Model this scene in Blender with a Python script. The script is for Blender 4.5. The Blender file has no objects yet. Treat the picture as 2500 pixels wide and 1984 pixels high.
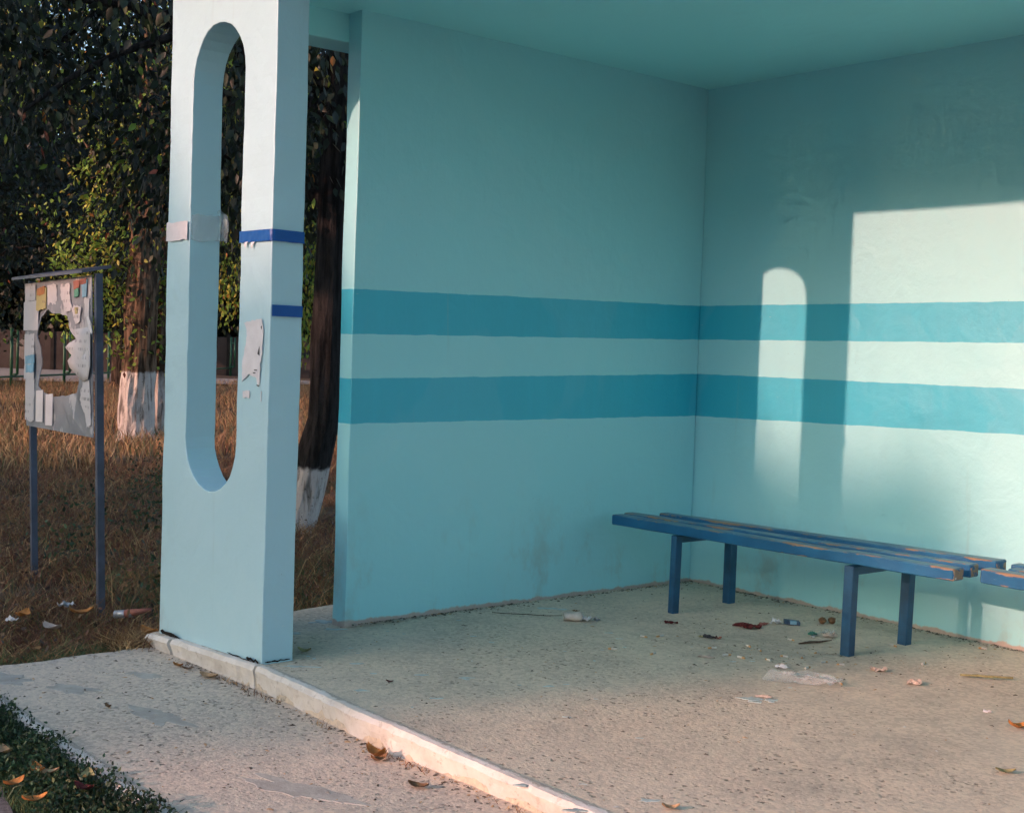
import bpy, bmesh, math, random
import numpy as np
from mathutils import Vector, Matrix, noise
rad = math.radians
random.seed(7)
rng = np.random.default_rng(11)
sc = bpy.context.scene
COL = sc.collection

# ------------------------------------------------------------------ camera, sky, sun, exposure
cam = bpy.data.objects.new('camera', bpy.data.cameras.new('camera')); COL.objects.link(cam)
cam.data.sensor_width = 36.0; cam.data.lens = 45.93
cam.data.clip_start = 0.05; cam.data.clip_end = 600
_yaw, _pit, _rol = -0.8735, -0.04249, 0.03358
_f = Vector((math.sin(_yaw)*math.cos(_pit), math.cos(_yaw)*math.cos(_pit), math.sin(_pit)))
_r = Vector((math.cos(_yaw), -math.sin(_yaw), 0)); _u = _r.cross(_f)
_r2 = _r*math.cos(_rol) + _u*math.sin(_rol); _u2 = -_r*math.sin(_rol) + _u*math.cos(_rol)
cam.matrix_world = Matrix(((_r2.x, _u2.x, -_f.x, 4.9095), (_r2.y, _u2.y, -_f.y, -5.4492), (_r2.z, _u2.z, -_f.z, 1.25), (0, 0, 0, 1)))
sc.camera = cam

SUN = Vector((0.190, 1.0, -0.278)).normalized()          # travel direction of the light
SUN_EL = math.asin(-SUN.z); SUN_AZ = math.atan2(-SUN.x, -SUN.y)
world = bpy.data.worlds.new('World'); sc.world = world; world.use_nodes = True
wn = world.node_tree.nodes; wl = world.node_tree.links
sky = wn.new('ShaderNodeTexSky'); sky.sky_type = 'NISHITA'; sky.sun_disc = False
sky.sun_elevation = SUN_EL; sky.sun_rotation = SUN_AZ
sky.air_density = 1.0; sky.dust_density = 1.8; sky.ozone_density = 1.8
bg = wn['Background']; bg.inputs['Strength'].default_value = 0.15
wl.new(sky.outputs[0], bg.inputs[0])
sl = bpy.data.lights.new('sun', 'SUN'); sl.energy = 2.0; sl.angle = rad(0.53); sl.color = (0.95, 0.475, 0.36)
sun = bpy.data.objects.new('sun', sl); COL.objects.link(sun)
sun.rotation_euler = SUN.to_track_quat('-Z', 'Y').to_euler()
vs = sc.view_settings; vs.view_transform = 'Standard'; vs.look = 'None'; vs.gamma = 1.0; vs.use_curve_mapping = False
vs.exposure = 1.24
sc.cycles.use_denoising = True; sc.cycles.use_adaptive_sampling = True; sc.cycles.adaptive_threshold = 0.05; sc.cycles.adaptive_min_samples = 16
sc.cycles.max_bounces = 5; sc.cycles.diffuse_bounces = 4; sc.cycles.glossy_bounces = 2; sc.cycles.transmission_bounces = 3; sc.cycles.transparent_max_bounces = 6

# ------------------------------------------------------------------ helpers
def tag(o, label=None, cat=None, group=None, kind=None):
    if label: o['label'] = label
    if cat: o['category'] = cat
    if group: o['group'] = group
    if kind: o['kind'] = kind
    return o
def link(name, me, mats=(), parent=None):
    o = bpy.data.objects.new(name, me); COL.objects.link(o)
    for m in (mats if isinstance(mats, (list, tuple)) else [mats]):
        me.materials.append(m)
    if parent: o.parent = parent
    return o
def empty(name, loc=(0, 0, 0), rz=0.0):
    o = bpy.data.objects.new(name, None); COL.objects.link(o); o.location = loc; o.rotation_euler = (0, 0, rz)
    o.empty_display_size = 0.1
    return o
def pydata(name, v, f, mats=(), parent=None, smooth=False, mi=None):
    me = bpy.data.meshes.new(name); me.from_pydata([tuple(p) for p in v], [], f)
    if mi is not None: me.polygons.foreach_set('material_index', mi)
    if smooth: me.polygons.foreach_set('use_smooth', [True]*len(me.polygons))
    me.update()
    return link(name, me, mats, parent)
def fast(name, v, tri, mats, parent=None, mi=None, smooth=False):
    """numpy verts (n,3) and faces (m,k) -> object"""
    k = tri.shape[1]; me = bpy.data.meshes.new(name)
    me.vertices.add(len(v)); me.vertices.foreach_set('co', np.asarray(v, np.float32).ravel())
    me.loops.add(tri.size); me.loops.foreach_set('vertex_index', tri.astype(np.int32).ravel())
    me.polygons.add(len(tri)); me.polygons.foreach_set('loop_start', (np.arange(len(tri))*k).astype(np.int32))
    if mi is not None: me.polygons.foreach_set('material_index', np.asarray(mi, np.int32))
    if smooth: me.polygons.foreach_set('use_smooth', np.ones(len(tri), bool))
    me.update(calc_edges=True)
    return link(name, me, mats, parent)
def wob(v, amp=0.003, sc_=3.0, off=0.0):
    p = Vector(v)*sc_ + Vector((off, off*1.7, -off))
    return Vector(v) + amp*noise.noise_vector(p) + 0.4*amp*noise.noise_vector(p*4.3)
def gridbox(name, lo, hi, mats, parent=None, step=0.12, bev=0.006, amp=0.003, off=0.0, skip=()):
    """box cut into a grid, corners rounded by a bevel, surface slightly uneven"""
    bm = bmesh.new()
    bmesh.ops.create_cube(bm, size=1.0)
    lo, hi = Vector(lo), Vector(hi); c = (lo+hi)/2; s = hi-lo
    for v in bm.verts: v.co = Vector((c.x+v.co.x*s.x, c.y+v.co.y*s.y, c.z+v.co.z*s.z))
    if bev: bmesh.ops.bevel(bm, geom=bm.edges[:], offset=bev, segments=2, affect='EDGES', profile=0.5)
    if amp:
        for ax in range(3):
            n = int(s[ax]/step)
            for i in range(1, n):
                co = Vector(c); co[ax] = lo[ax] + s[ax]*i/n; no = Vector((0, 0, 0)); no[ax] = 1
                bmesh.ops.bisect_plane(bm, geom=bm.verts[:]+bm.edges[:]+bm.faces[:], plane_co=co, plane_no=no)
        for v in bm.verts: v.co = wob(v.co, amp, 3.0, off)
    me = bpy.data.meshes.new(name); bm.to_mesh(me); bm.free()
    return link(name, me, mats, parent)
def box(name, lo, hi, mats, parent=None, bev=0.0):
    return gridbox(name, lo, hi, mats, parent, bev=bev, amp=0)
def tube(pts, radii, seg=10, ridge=0.0, seed=0.0, cap=True):
    """verts, faces of a tapered tube along pts"""
    V, Fc = [], []
    pts = [Vector(p) for p in pts]
    for i, p in enumerate(pts):
        d = (pts[min(i+1, len(pts)-1)] - pts[max(i-1, 0)]).normalized()
        a = Vector((0, 0, 1)) if abs(d.z) < 0.9 else Vector((1, 0, 0))
        x = d.cross(a).normalized(); y = d.cross(x)
        for k in range(seg):
            t = 2*math.pi*k/seg; r = radii[i]
            if ridge: r *= 1 + ridge*noise.noise(Vector((math.cos(t)*5+seed, math.sin(t)*5, p.z*1.4))) + ridge*0.7*noise.noise(Vector((math.cos(t)*12+seed, math.sin(t)*12, p.z*2.5)))
            V.append(p + r*(math.cos(t)*x + math.sin(t)*y))
    n = len(pts)
    for i in range(n-1):
        for k in range(seg):
            a, b = i*seg+k, i*seg+(k+1) % seg
            Fc.append((a, b, b+seg, a+seg))
    if cap:
        Fc.append(tuple(range(seg-1, -1, -1))); Fc.append(tuple((n-1)*seg+k for k in range(seg)))
    return V, Fc
def join(parts):
    V, Fc = [], []
    for v, f in parts:
        o = len(V); V += list(v); Fc += [tuple(i+o for i in q) for q in f]
    return V, Fc
def boxvf(lo, hi):
    x0, y0, z0 = lo; x1, y1, z1 = hi
    return ([Vector(p) for p in ((x0,y0,z0),(x1,y0,z0),(x1,y1,z0),(x0,y1,z0),(x0,y0,z1),(x1,y0,z1),(x1,y1,z1),(x0,y1,z1))],
            [(3,2,1,0),(4,5,6,7),(0,1,5,4),(1,2,6,5),(2,3,7,6),(3,0,4,7)])
def xf(vf, M):
    return [M @ Vector(p) for p in vf[0]], vf[1]

# ------------------------------------------------------------------ material helpers
class N:
    """tiny node-expression wrapper: arithmetic on sockets"""
    def __init__(s, t, sock): s.t, s.s = t, sock
    def _m(s, op, o=None, o2=None, clamp=False):
        n = s.t.nodes.new('ShaderNodeMath'); n.operation = op; n.use_clamp = clamp
        s.t.links.new(s.s, n.inputs[0])
        for i, q in ((1, o), (2, o2)):
            if q is None: continue
            if isinstance(q, N): s.t.links.new(q.s, n.inputs[i])
            else: n.inputs[i].default_value = q
        return N(s.t, n.outputs[0])
    def __add__(s, o): return s._m('ADD', o)
    def __sub__(s, o): return s._m('SUBTRACT', o)
    def __mul__(s, o): return s._m('MULTIPLY', o)
    def mad(s, a, b): return s._m('MULTIPLY_ADD', a, b)
    def max(s, o): return s._m('MAXIMUM', o)
    def min(s, o): return s._m('MINIMUM', o)
    def step(s, lo, hi):
        n = s.t.nodes.new('ShaderNodeMapRange'); n.interpolation_type = 'SMOOTHSTEP'
        s.t.links.new(s.s, n.inputs[0])
        for i, q in ((1, lo), (2, hi)):
            if isinstance(q, N): s.t.links.new(q.s, n.inputs[i])
            else: n.inputs[i].default_value = q
        return N(s.t, n.outputs[0])
def mat(name, base=(0.5, 0.5, 0.5), rough=0.6, spec=0.5, metal=0.0):
    m = bpy.data.materials.new(name); m.use_nodes = True; t = m.node_tree
    b = t.nodes['Principled BSDF']
    b.inputs['Base Color'].default_value = (*base, 1); b.inputs['Roughness'].default_value = rough
    b.inputs['Specular IOR Level'].default_value = spec; b.inputs['Metallic'].default_value = metal
    return m, t, b
def pos(t, obj=False):
    if obj:
        n = t.nodes.new('ShaderNodeTexCoord'); return n.outputs['Object']
    n = t.nodes.new('ShaderNodeNewGeometry'); return n.outputs['Position']
def sep(t, v):
    n = t.nodes.new('ShaderNodeSeparateXYZ'); t.links.new(v, n.inputs[0]); return [N(t, o) for o in n.outputs]
def nz(t, v, scale, detail=3, rough=0.55, stretch=None, dist=0.0):
    if stretch:
        mp = t.nodes.new('ShaderNodeMapping'); mp.inputs['Scale'].default_value = stretch; t.links.new(v, mp.inputs[0]); v = mp.outputs[0]
    n = t.nodes.new('ShaderNodeTexNoise'); n.inputs['Scale'].default_value = scale; n.inputs['Detail'].default_value = detail
    n.inputs['Roughness'].default_value = rough; n.inputs['Distortion'].default_value = dist
    t.links.new(v, n.inputs['Vector']); return N(t, n.outputs[0])
def vor(t, v, scale, feature='F1', out='Distance', rnd=1.0):
    n = t.nodes.new('ShaderNodeTexVoronoi'); n.feature = feature; n.inputs['Scale'].default_value = scale; n.inputs['Randomness'].default_value = rnd
    t.links.new(v, n.inputs['Vector'])
    return n.outputs[out] if out == 'Color' else N(t, n.outputs[out])
def mix(t, fac, a, b, mode='MIX'):
    n = t.nodes.new('ShaderNodeMix'); n.data_type = 'RGBA'; n.blend_type = mode
    for sock, q in ((n.inputs[0], fac), (n.inputs[6], a), (n.inputs[7], b)):
        if isinstance(q, N): t.links.new(q.s, sock)
        elif isinstance(q, tuple): sock.default_value = (*q, 1)
        elif isinstance(q, (int, float)): sock.default_value = q
        else: t.links.new(q, sock)
    return n.outputs[2]
def bump(t, b, h, strength=0.3, dist=0.01, prev=None):
    n = t.nodes.new('ShaderNodeBump'); n.inputs['Strength'].default_value = strength; n.inputs['Distance'].default_value = dist
    t.links.new(h.s, n.inputs['Height'])
    if prev: t.links.new(prev, n.inputs['Normal'])
    t.links.new(n.outputs[0], b.inputs['Normal']); return n.outputs[0]
def setc(t, b, c): t.links.new(c if not isinstance(c, N) else c.s, b.inputs['Base Color'])
def attr(t, name):
    n = t.nodes.new('ShaderNodeAttribute'); n.attribute_name = name; return N(t, n.outputs['Fac'])

PAINT = (0.285, 0.66, 0.725)
STRIPE = (0.008, 0.40, 0.55)
def wall_paint(name, axis, bands, base=PAINT, stain=True, bare=True):
    """pale aqua oil paint on plaster; bands = [(lo0, lo_slope, hi0, hi_slope)] along the axis; bare plaster at the foot"""
    m, t, b = mat(name, base, 0.5, 1.0)
    P = pos(t); x, y, z = sep(t, P); al = x if axis == 'x' else y
    w = nz(t, P, 9.0, 3); wv = (w - 0.5)*0.012
    mott = nz(t, P, 1.3, 5, 0.6); streak = nz(t, P, 4.0, 4, 0.6, (3, 3, 0.35))
    c = mix(t, mott.step(0.3, 0.75)*0.35, base, tuple(q*k for q, k in zip(base, (0.94, 0.97, 0.98))))
    c = mix(t, streak.step(0.45, 0.8)*0.22, c, tuple(q*k for q, k in zip(base, (1.04, 0.99, 0.97))))
    if bands:
        msk = None
        for lo0, ls, hi0, hs in bands:
            lo = al.mad(ls, lo0) + wv; hi = al.mad(hs, hi0) + wv
            k = (z - lo).step(-0.0012, 0.0012)*(hi - z).step(-0.0012, 0.0012)
            msk = k if msk is None else msk.max(k)
        sc_ = mix(t, streak.step(0.35, 0.8)*0.4, STRIPE, tuple(q*1.12 for q in STRIPE))
        c = mix(t, msk, c, sc_)
    if stain:
        dirt = nz(t, P, 3.0, 6, 0.7, (1, 1, 0.6)).step(0.52, 0.72)*(z*-1.0).step(-0.75, -0.02)
        c = mix(t, dirt*0.5, c, (0.28, 0.31, 0.28))
        patch = nz(t, P, 0.8, 4, 0.6, dist=1.5).step(0.52, 0.56); c = mix(t, patch*0.035, c, (0.62, 0.72, 0.72))
        drip = nz(t, P, 11.0, 4, 0.65, (1, 1, 0.05)).step(0.62, 0.74)*nz(t, P, 1.1, 2).step(0.5, 0.62); c = mix(t, drip*0.22, c, (0.26, 0.36, 0.36))
        scuff = nz(t, P, 26.0, 5, 0.7, (0.5, 0.5, 1.6)).step(0.66, 0.72)*nz(t, P, 2.4, 2).step(0.54, 0.64); c = mix(t, scuff*0.35, c, (0.62, 0.64, 0.60))
        spk = vor(t, P, 26.0).step(0.06, 0.03)*nz(t, P, 2.0, 2).step(0.56, 0.62)
        c = mix(t, spk*0.6, c, (0.12, 0.16, 0.16))
    if stain and bare:
        bare = (z*-1.0 + (nz(t, P, 12.0, 5, 0.65) - 0.5)*0.05).step(-0.020, -0.010)
        c = mix(t, bare, c, mix(t, nz(t, P, 40, 4), (0.34, 0.27, 0.24), (0.50, 0.42, 0.37)))
    setc(t, b, c)
    h = nz(t, P, 5.0, 3, 0.5, dist=1.0)*1.1 + nz(t, P, 14.0, 4, 0.55)*0.6 + nz(t, P, 90.0, 3, 0.6)*0.14 + nz(t, P, 60.0, 2, 0.5, (1, 1, 0.12))*0.12
    bump(t, b, h, 0.5, 0.006)
    return m

M_sideP = wall_paint('side_wall_paint', 'y', [(0.924, 0.0097, 1.157, 0.0238), (1.346, 0.0198, 1.533, 0.0141)])
M_backP = wall_paint('back_wall_paint', 'x', [(0.922, 0.017, 1.157, 0.0), (1.347, 0.0073, 1.534, 0.0058)])
M_ceil = wall_paint('ceiling_paint', 'x', [], (0.33, 0.80, 0.84), stain=False)
M_pillar = wall_paint('pillar_paint', 'x', [], (0.365, 0.575, 0.645), stain=True, bare=False)

def concrete(name, base=(0.40, 0.36, 0.31), peb=1.0, smooth_y=None):
    m, t, b = mat(name, base, 0.88, 0.25)
    P = pos(t); x, y, z = sep(t, P)
    big = nz(t, P, 0.9, 5, 0.6); mid = nz(t, P, 6.0, 5, 0.65); fine = nz(t, P, 55.0, 4, 0.7)
    cell = vor(t, P, 70.0); c2 = vor(t, P, 34.0)
    rnd = sep(t, vor(t, P, 70.0, out='Color'))[0]
    c = mix(t, big.step(0.3, 0.7), tuple(q*0.86 for q in base), tuple(q*1.12 for q in base))
    c = mix(t, mid.step(0.35, 0.7)*0.5, c, tuple(q*k for q, k in zip(base, (0.80, 0.82, 0.84))))
    c = mix(t, rnd.step(0.15, 0.85)*0.5*peb, c, tuple(q*k for q, k in zip(base, (1.42, 1.38, 1.32))))
    pit = (c2.step(0.42, 0.16)*fine.step(0.42, 0.54)*nz(t, P, 9.0, 3).step(0.40, 0.54)).max(vor(t, P, 19.0).step(0.26, 0.12)*fine.step(0.45, 0.6)*nz(t, P, 4.0, 3).step(0.48, 0.6))
    pit = pit*nz(t, P, 1.3, 4, 0.6).step(0.36, 0.62).mad(0.75, 0.25)
    if smooth_y is not None:
        rz = (y*-1.0 + (nz(t, P, 1.6, 3) - 0.5)*0.8).step(smooth_y, smooth_y + 0.5)
        pit = pit*rz.mad(0.75, 0.25)
    c = mix(t, pit*0.85, c, tuple(q*0.30 for q in base))
    spk = vor(t, P, 17.0).step(0.085, 0.05)*nz(t, P, 5.0, 2).step(0.5, 0.6)
    c = mix(t, spk*0.7, c, (0.07, 0.065, 0.06))
    if smooth_y is not None:
        spot = ((x-1.45)*(x-1.45) + (y+1.05)*(y+1.05)*1.4 + (nz(t, P, 2.6, 5, 0.65)-0.5)*0.9).step(0.42, 0.02)
        dirt = (nz(t, P, 2.2, 6, 0.7).step(0.48, 0.7)).max(spot*nz(t, P, 5.0, 6, 0.7).step(0.35, 0.65)*1.4).min(1.0)
        c = mix(t, dirt*0.30, c, (0.19, 0.18, 0.165))
    setc(t, b, c)
    h = (cell.step(0.0, 0.55)*-1.0)*0.40*peb + fine*0.9 + nz(t, P, 150.0, 3, 0.7)*0.35 + mid*0.5 - pit*1.6
    if smooth_y is not None: h = h*rz.mad(0.7, 0.3)
    bump(t, b, h, 0.55, 0.0045)
    return m
M_floor = concrete('floor_concrete', (0.50, 0.43, 0.34), 1.0, 1.35)
M_pave = concrete('pavement_concrete', (0.50, 0.43, 0.355), 1.15)
def plain(name, base, rough=0.7, spec=0.4, var=0.25, scale=12.0, bmp=0.25, metal=0.0, obj=True, bd=0.004):
    m, t, b = mat(name, base, rough, spec, metal)
    P = pos(t, obj); n = nz(t, P, scale, 5, 0.6)
    setc(t, b, mix(t, n.step(0.3, 0.7), tuple(max(0, q*(1-var)) for q in base), tuple(min(1, q*(1+var)) for q in base)))
    if bmp: bump(t, b, nz(t, P, scale*5, 4), bmp, bd)
    return m
M_mortar = plain('mortar', (0.385, 0.365, 0.325), 0.9, 0.25, 0.15, 14, 0.35)
M_splash = plain('aqua_paint_spill', (0.36, 0.43, 0.42), 0.6, 0.4, 0.2, 30, 0.2)
M_asphalt = plain('asphalt', (0.15, 0.135, 0.135), 0.9, 0.3, 0.3, 60, 0.8, bd=0.006)
M_soil = plain('soil', (0.10, 0.07, 0.045), 0.95, 0.2, 0.45, 3.0, 0.8, bd=0.03)
M_path = plain('path_concrete', (0.30, 0.26, 0.215), 0.9, 0.3, 0.12, 2, 0.3)
M_roofc = plain('roof_concrete', (0.33, 0.32, 0.30), 0.9, 0.3, 0.2, 4, 0.4)

def kerb_paint():
    m, t, b = mat('kerb_whitewash', (0.8, 0.76, 0.72), 0.8, 0.3)
    P = pos(t); e = attr(t, 'edge')
    rag = nz(t, P, 22.0, 6, 0.7); r2 = nz(t, P, 5.0, 4, 0.6)
    k = (e + (rag - 0.5)*0.75 + (r2 - 0.5)*0.5).step(0.62, 0.68)
    wear = nz(t, P, 30.0, 6, 0.75).step(0.56, 0.64)
    cc = mix(t, nz(t, P, 60, 4), (0.28, 0.25, 0.21), (0.50, 0.45, 0.39))
    w = mix(t, nz(t, P, 9, 5, 0.65).step(0.35, 0.75), (0.66, 0.625, 0.58), (0.53, 0.49, 0.44))
    low = (e*-1.0 + (rag - 0.5)*0.30).step(-0.03, 0.06)
    setc(t, b, mix(t, k.max(wear*0.7).max(low), w, cc))
    bump(t, b, nz(t, P, 45, 5, 0.65) + nz(t, P, 12, 3), 0.6, 0.006)
    return m
M_kerb = kerb_paint()
M_crack = mat('crack_dark', (0.02, 0.018, 0.016), 1.0, 0.1)[0]

# ------------------------------------------------------------------ ground, pavement, road
def lerp(a, b, t): return a + (b-a)*t
def interp(x, xs, ys): return float(np.interp(x, xs, ys))
KX = [-0.47, -0.2, 0.1, 0.45, 0.8, 1.15, 1.4, 1.8, 2.3, 3.2, 4.5, 6.6]
KYT = [-2.985, -2.985, -2.975, -2.966, -2.977, -2.988, -3.000, -2.978, -2.966, -2.97, -2.975, -2.98]   # front edge, top
KZT = [-0.040, -0.030, -0.020, -0.006, -0.004, -0.006, 0.000, -0.014, -0.020, -0.020, -0.020, -0.020]
PZX = [-1.0, 0.4, 1.4, 3.0, 7.0]; PZZ = [-0.102, -0.095, -0.090, -0.090, -0.090]
def pave_z(x, y): return interp(x, PZX, PZZ)
def floor_z(x, y):
    yt = interp(x, KX, KYT); t = max(0.0, min(1.0, (y + 1.5)/(yt + 1.5))); t = t*t*(3-2*t)
    return interp(x, KX, KZT)*t
def terrain():
    # one sheet to the horizon: a fine part near the camera, coarse beyond
    xs = np.unique(np.concatenate([np.linspace(-260, -60, 9), np.linspace(-60, -8, 53), np.linspace(-8, 8, 65), np.linspace(8, 260, 12)]))
    ys = np.unique(np.concatenate([np.linspace(-260, -12, 10), np.linspace(-12, 30, 85), np.linspace(30, 260, 10)]))
    V = []
    for y in ys:
        for x in xs:
            h = 0.05*noise.noise(Vector((x*0.35, y*0.35, 0))) + 0.02*noise.noise(Vector((x*1.7, y*1.7, 4)))
            k = 1.0 if (x < -0.9) else 0.0
            V.append((x, y, -0.165 + k*h))
    nx = len(xs); Fc = [(j*nx+i, j*nx+i+1, (j+1)*nx+i+1, (j+1)*nx+i) for j in range(len(ys)-1) for i in range(nx-1)]
    tag(pydata('ground', V, Fc, M_soil, smooth=True), kind='structure')
terrain()
tag(pydata('road', [(-300, -260, -0.138), (300, -260, -0.138), (300, -4.2, -0.138), (1.5, -4.2, -0.138), (0.9, -4.08, -0.138), (-300, -4.14, -0.138)], [(0, 1, 2, 3, 4, 5)], M_asphalt), kind='structure')

def slab(name, x0, x1, y0f, y1f, zf, depth, m, nx, ny, ragged=0.0):
    V, Fc = [], []
    for j in range(ny+1):
        for i in range(nx+1):
            x = lerp(x0, x1, i/nx); a, b_ = y0f(x), y1f(x); y = lerp(a, b_, j/ny)
            xx = x
            if i == 0: xx += ragged*(noise.noise(Vector((y*5, 1, 0))) + 0.5*noise.noise(Vector((y*17, 2, 0))))
            if j == 0: y += 0.35*ragged*(noise.noise(Vector((x*6, 5, 0))) + 0.6*noise.noise(Vector((x*21, 6, 0))))
            V.append((xx, y, zf(x, y) + 0.0025*noise.noise(Vector((x*4, y*4, 0)))))
    w = nx+1
    for j in range(ny):
        for i in range(nx): Fc.append((j*w+i, j*w+i+1, (j+1)*w+i+1, (j+1)*w+i))
    rim = [i for i in range(w)] + [j*w+nx for j in range(1, ny+1)] + [ny*w+i for i in range(nx-1, -1, -1)] + [j*w for j in range(ny-1, 0, -1)]
    n0 = len(V)
    for r in rim: V.append((V[r][0], V[r][1], V[r][2]-depth))
    for k in range(len(rim)):
        a, b_ = rim[k], rim[(k+1) % len(rim)]
        Fc.append((b_, a, n0+k, n0+(k+1) % len(rim)))
    return tag(pydata(name, V, Fc, m, smooth=False), kind='structure')
floor = slab('floor', -0.47, 6.6, lambda x: interp(x, KX, KYT)+0.012, lambda x: 0.12, floor_z, 0.3, M_floor, 90, 48, 0.02)
pavement = slab('pavement', -0.44, 7.0, lambda x: -3.83 - 0.006*x, lambda x: -2.9, pave_z, 0.25, M_pave, 110, 18, 0.035)

# kerb: painted front edge of the floor slab, cracked into pieces
def kerb_piece(x0, x1, tilt=0.0, push=0.0):
    prof = [(-0.012, -0.20, 0.0), (-0.004, 0.0, 0.10)]
    V, Fc, E = [], [], []
    n = max(4, int((x1-x0)/0.025))
    for i in range(n+1):
        x = lerp(x0, x1, i/n); yt = interp(x, KX, KYT); zt = interp(x, KX, KZT) + tilt*(x-x1); zb = pave_z(x, 0)
        r1 = 0.010*noise.noise(Vector((x*9, 3, 0))) + 0.006*noise.noise(Vector((x*31, 3, 1)))
        r2 = 0.010*noise.noise(Vector((x*8, 9, 0))) + 0.005*noise.noise(Vector((x*27, 9, 1)))
        ring = [(yt+0.02+r2-push, zb-0.06, 0.0), (yt+0.012+r2-push, zb+0.012+r1*0.5, 0.08), (yt+0.004+r1-push, lerp(zb, zt, 0.55), 0.28), (yt-0.002+r1-push, zt-0.014+r2*0.4, 0.42),
                (yt+0.010+r1-push, zt+0.003, 0.46), (yt+0.028-push, zt+0.005, 0.58), (yt+0.048-push, zt+0.004, 0.80), (yt+0.060-push, zt-0.006, 1.0), (yt+0.060-push, zb-0.06, 1.1)]
        for y, z, e in ring: V.append((x, y, z)); E.append(e)
    k = 9
    for i in range(n):
        for j in range(k-1): Fc.append((i*k+j, (i+1)*k+j, (i+1)*k+j+1, i*k+j+1))
    Fc.append(tuple(range(k-1, -1, -1))[::-1]); Fc.append(tuple(n*k+j for j in range(k))[::-1])
    o = pydata('kerb_stone', V, Fc, M_kerb, kerb)
    a = o.data.attributes.new('edge', 'FLOAT', 'POINT'); a.data.foreach_set('value', E)
    return o
kerb = empty('kerb'); tag(kerb, kind='structure')
kerb_piece(-0.475, -0.255, 0.05, 0.012); kerb_piece(-0.243, 0.437, 0.0, 0.004); kerb_piece(0.449, 3.1); kerb_piece(3.108, 6.6)
# white painted lower edge of the pavement
def low_edge():
    V, Fc, E = [], [], []; n = 200
    for i in range(n+1):
        x = lerp(-0.40, 6.9, i/n); z = pave_z(x, 0); y = -3.845 - 0.006*x
        r = 0.018*noise.noise(Vector((x*7, 4, 0))) + 0.012*noise.noise(Vector((x*23, 4, 2)))
        for yy, zz, e in ((y-0.004+r*0.4, z-0.10, 0.1), (y-0.002+r*0.4, z-0.008, 0.3), (y+0.012+r*0.3, z+0.004, 0.42), (y+0.034, z+0.005, 0.58), (y+0.055, z+0.004, 0.80), (y+0.068, z-0.004, 1.1)):
            V.append((x, yy, zz)); E.append(e)
    for i in range(n):
        for j in range(5): Fc.append((i*6+j, (i+1)*6+j, (i+1)*6+j+1, i*6+j+1))
    o = pydata('painted_edge', V, Fc, M_kerb, pavement)
    a = o.data.attributes.new('edge', 'FLOAT', 'POINT'); a.data.foreach_set('value', E)
low_edge()

def blob(name, cx, cy, rx, ry, zf, m, parent, seed, rz=0.0, lift=0.004, n=26, rag=0.35):
    V = []; c, s = math.cos(rz), math.sin(rz)
    for ring in (1.0, 0.94):
        for k in range(n):
            t = 2*math.pi*k/n
            r = 1 + rag*noise.noise(Vector((math.cos(t)*1.3+seed, math.sin(t)*1.3, seed))) + rag*0.5*noise.noise(Vector((math.cos(t)*4+seed, math.sin(t)*4, 3)))
            px, py = rx*r*math.cos(t)*ring, ry*r*math.sin(t)*ring
            x, y = cx + px*c - py*s, cy + px*s + py*c
            V.append((x, y, zf(x, y) + (lift if ring < 1 else -0.002)))
    V.append((cx, cy, zf(cx, cy) + lift*1.2))
    Fc = [(k, (k+1) % n, n+(k+1) % n, n+k) for k in range(n)] + [(n+k, n+(k+1) % n, 2*n) for k in range(n)]
    return pydata(name, V, Fc, m, parent, smooth=False)
for i, (x, y, rx, ry, rz) in enumerate([(0.06, -3.53, 0.11, 0.05, 0.5), (0.60, -3.43, 0.15, 0.055, 0.15), (-0.23, -3.68, 0.12, 0.06, 0.3), (0.02, -3.22, 0.09, 0.035, 0.4), (1.55, -3.42, 0.22, 0.06, 0.3), (2.1, -3.3, 0.12, 0.05, 0.1)]):
    blob('mortar_patch', x, y, rx, ry, pave_z, M_mortar, pavement, 3.1+i*2.7, rz, 0.0015, 44, 0.8)
SPILLS = [(0.178, -1.225, 0.05, 0.02), (0.24, -1.18, 0.03, 0.012), (1.84, -1.68, 0.035, 0.02), (1.90, -1.64, 0.03, 0.022), (1.88, -1.70, 0.02, 0.012), (0.96, -2.815, 0.025, 0.01), (1.03, -2.385, 0.03, 0.01), (-0.17, -2.28, 0.06, 0.03), (0.0, -2.33, 0.04, 0.016), (0.53, -2.83, 0.06, 0.014), (0.62, -2.6, 0.025, 0.008), (0.9, -2.5, 0.022, 0.008), (1.2, -2.65, 0.025, 0.009), (2.304, -2.973, 0.03, 0.012), (2.06, -2.975, 0.02, 0.009), (2.36, -2.76, 0.025, 0.014), (1.3, -2.2, 0.02, 0.008), (-0.05, -2.52, 0.05, 0.018), (0.75, -1.35, 0.02, 0.008)]
for k in range(26): SPILLS.append((random.uniform(0.1, 2.2), random.uniform(-2.9, -1.2), random.uniform(0.006, 0.014), random.uniform(0.003, 0.006)))
for i, (x, y, rx, ry) in enumerate(SPILLS):
    blob('paint_spill', x, y, rx, ry, floor_z, M_splash, floor, 1.7+i*3.3, 0.9, 0.0018, 30 if rx > 0.02 else 12, 1.1)

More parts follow.
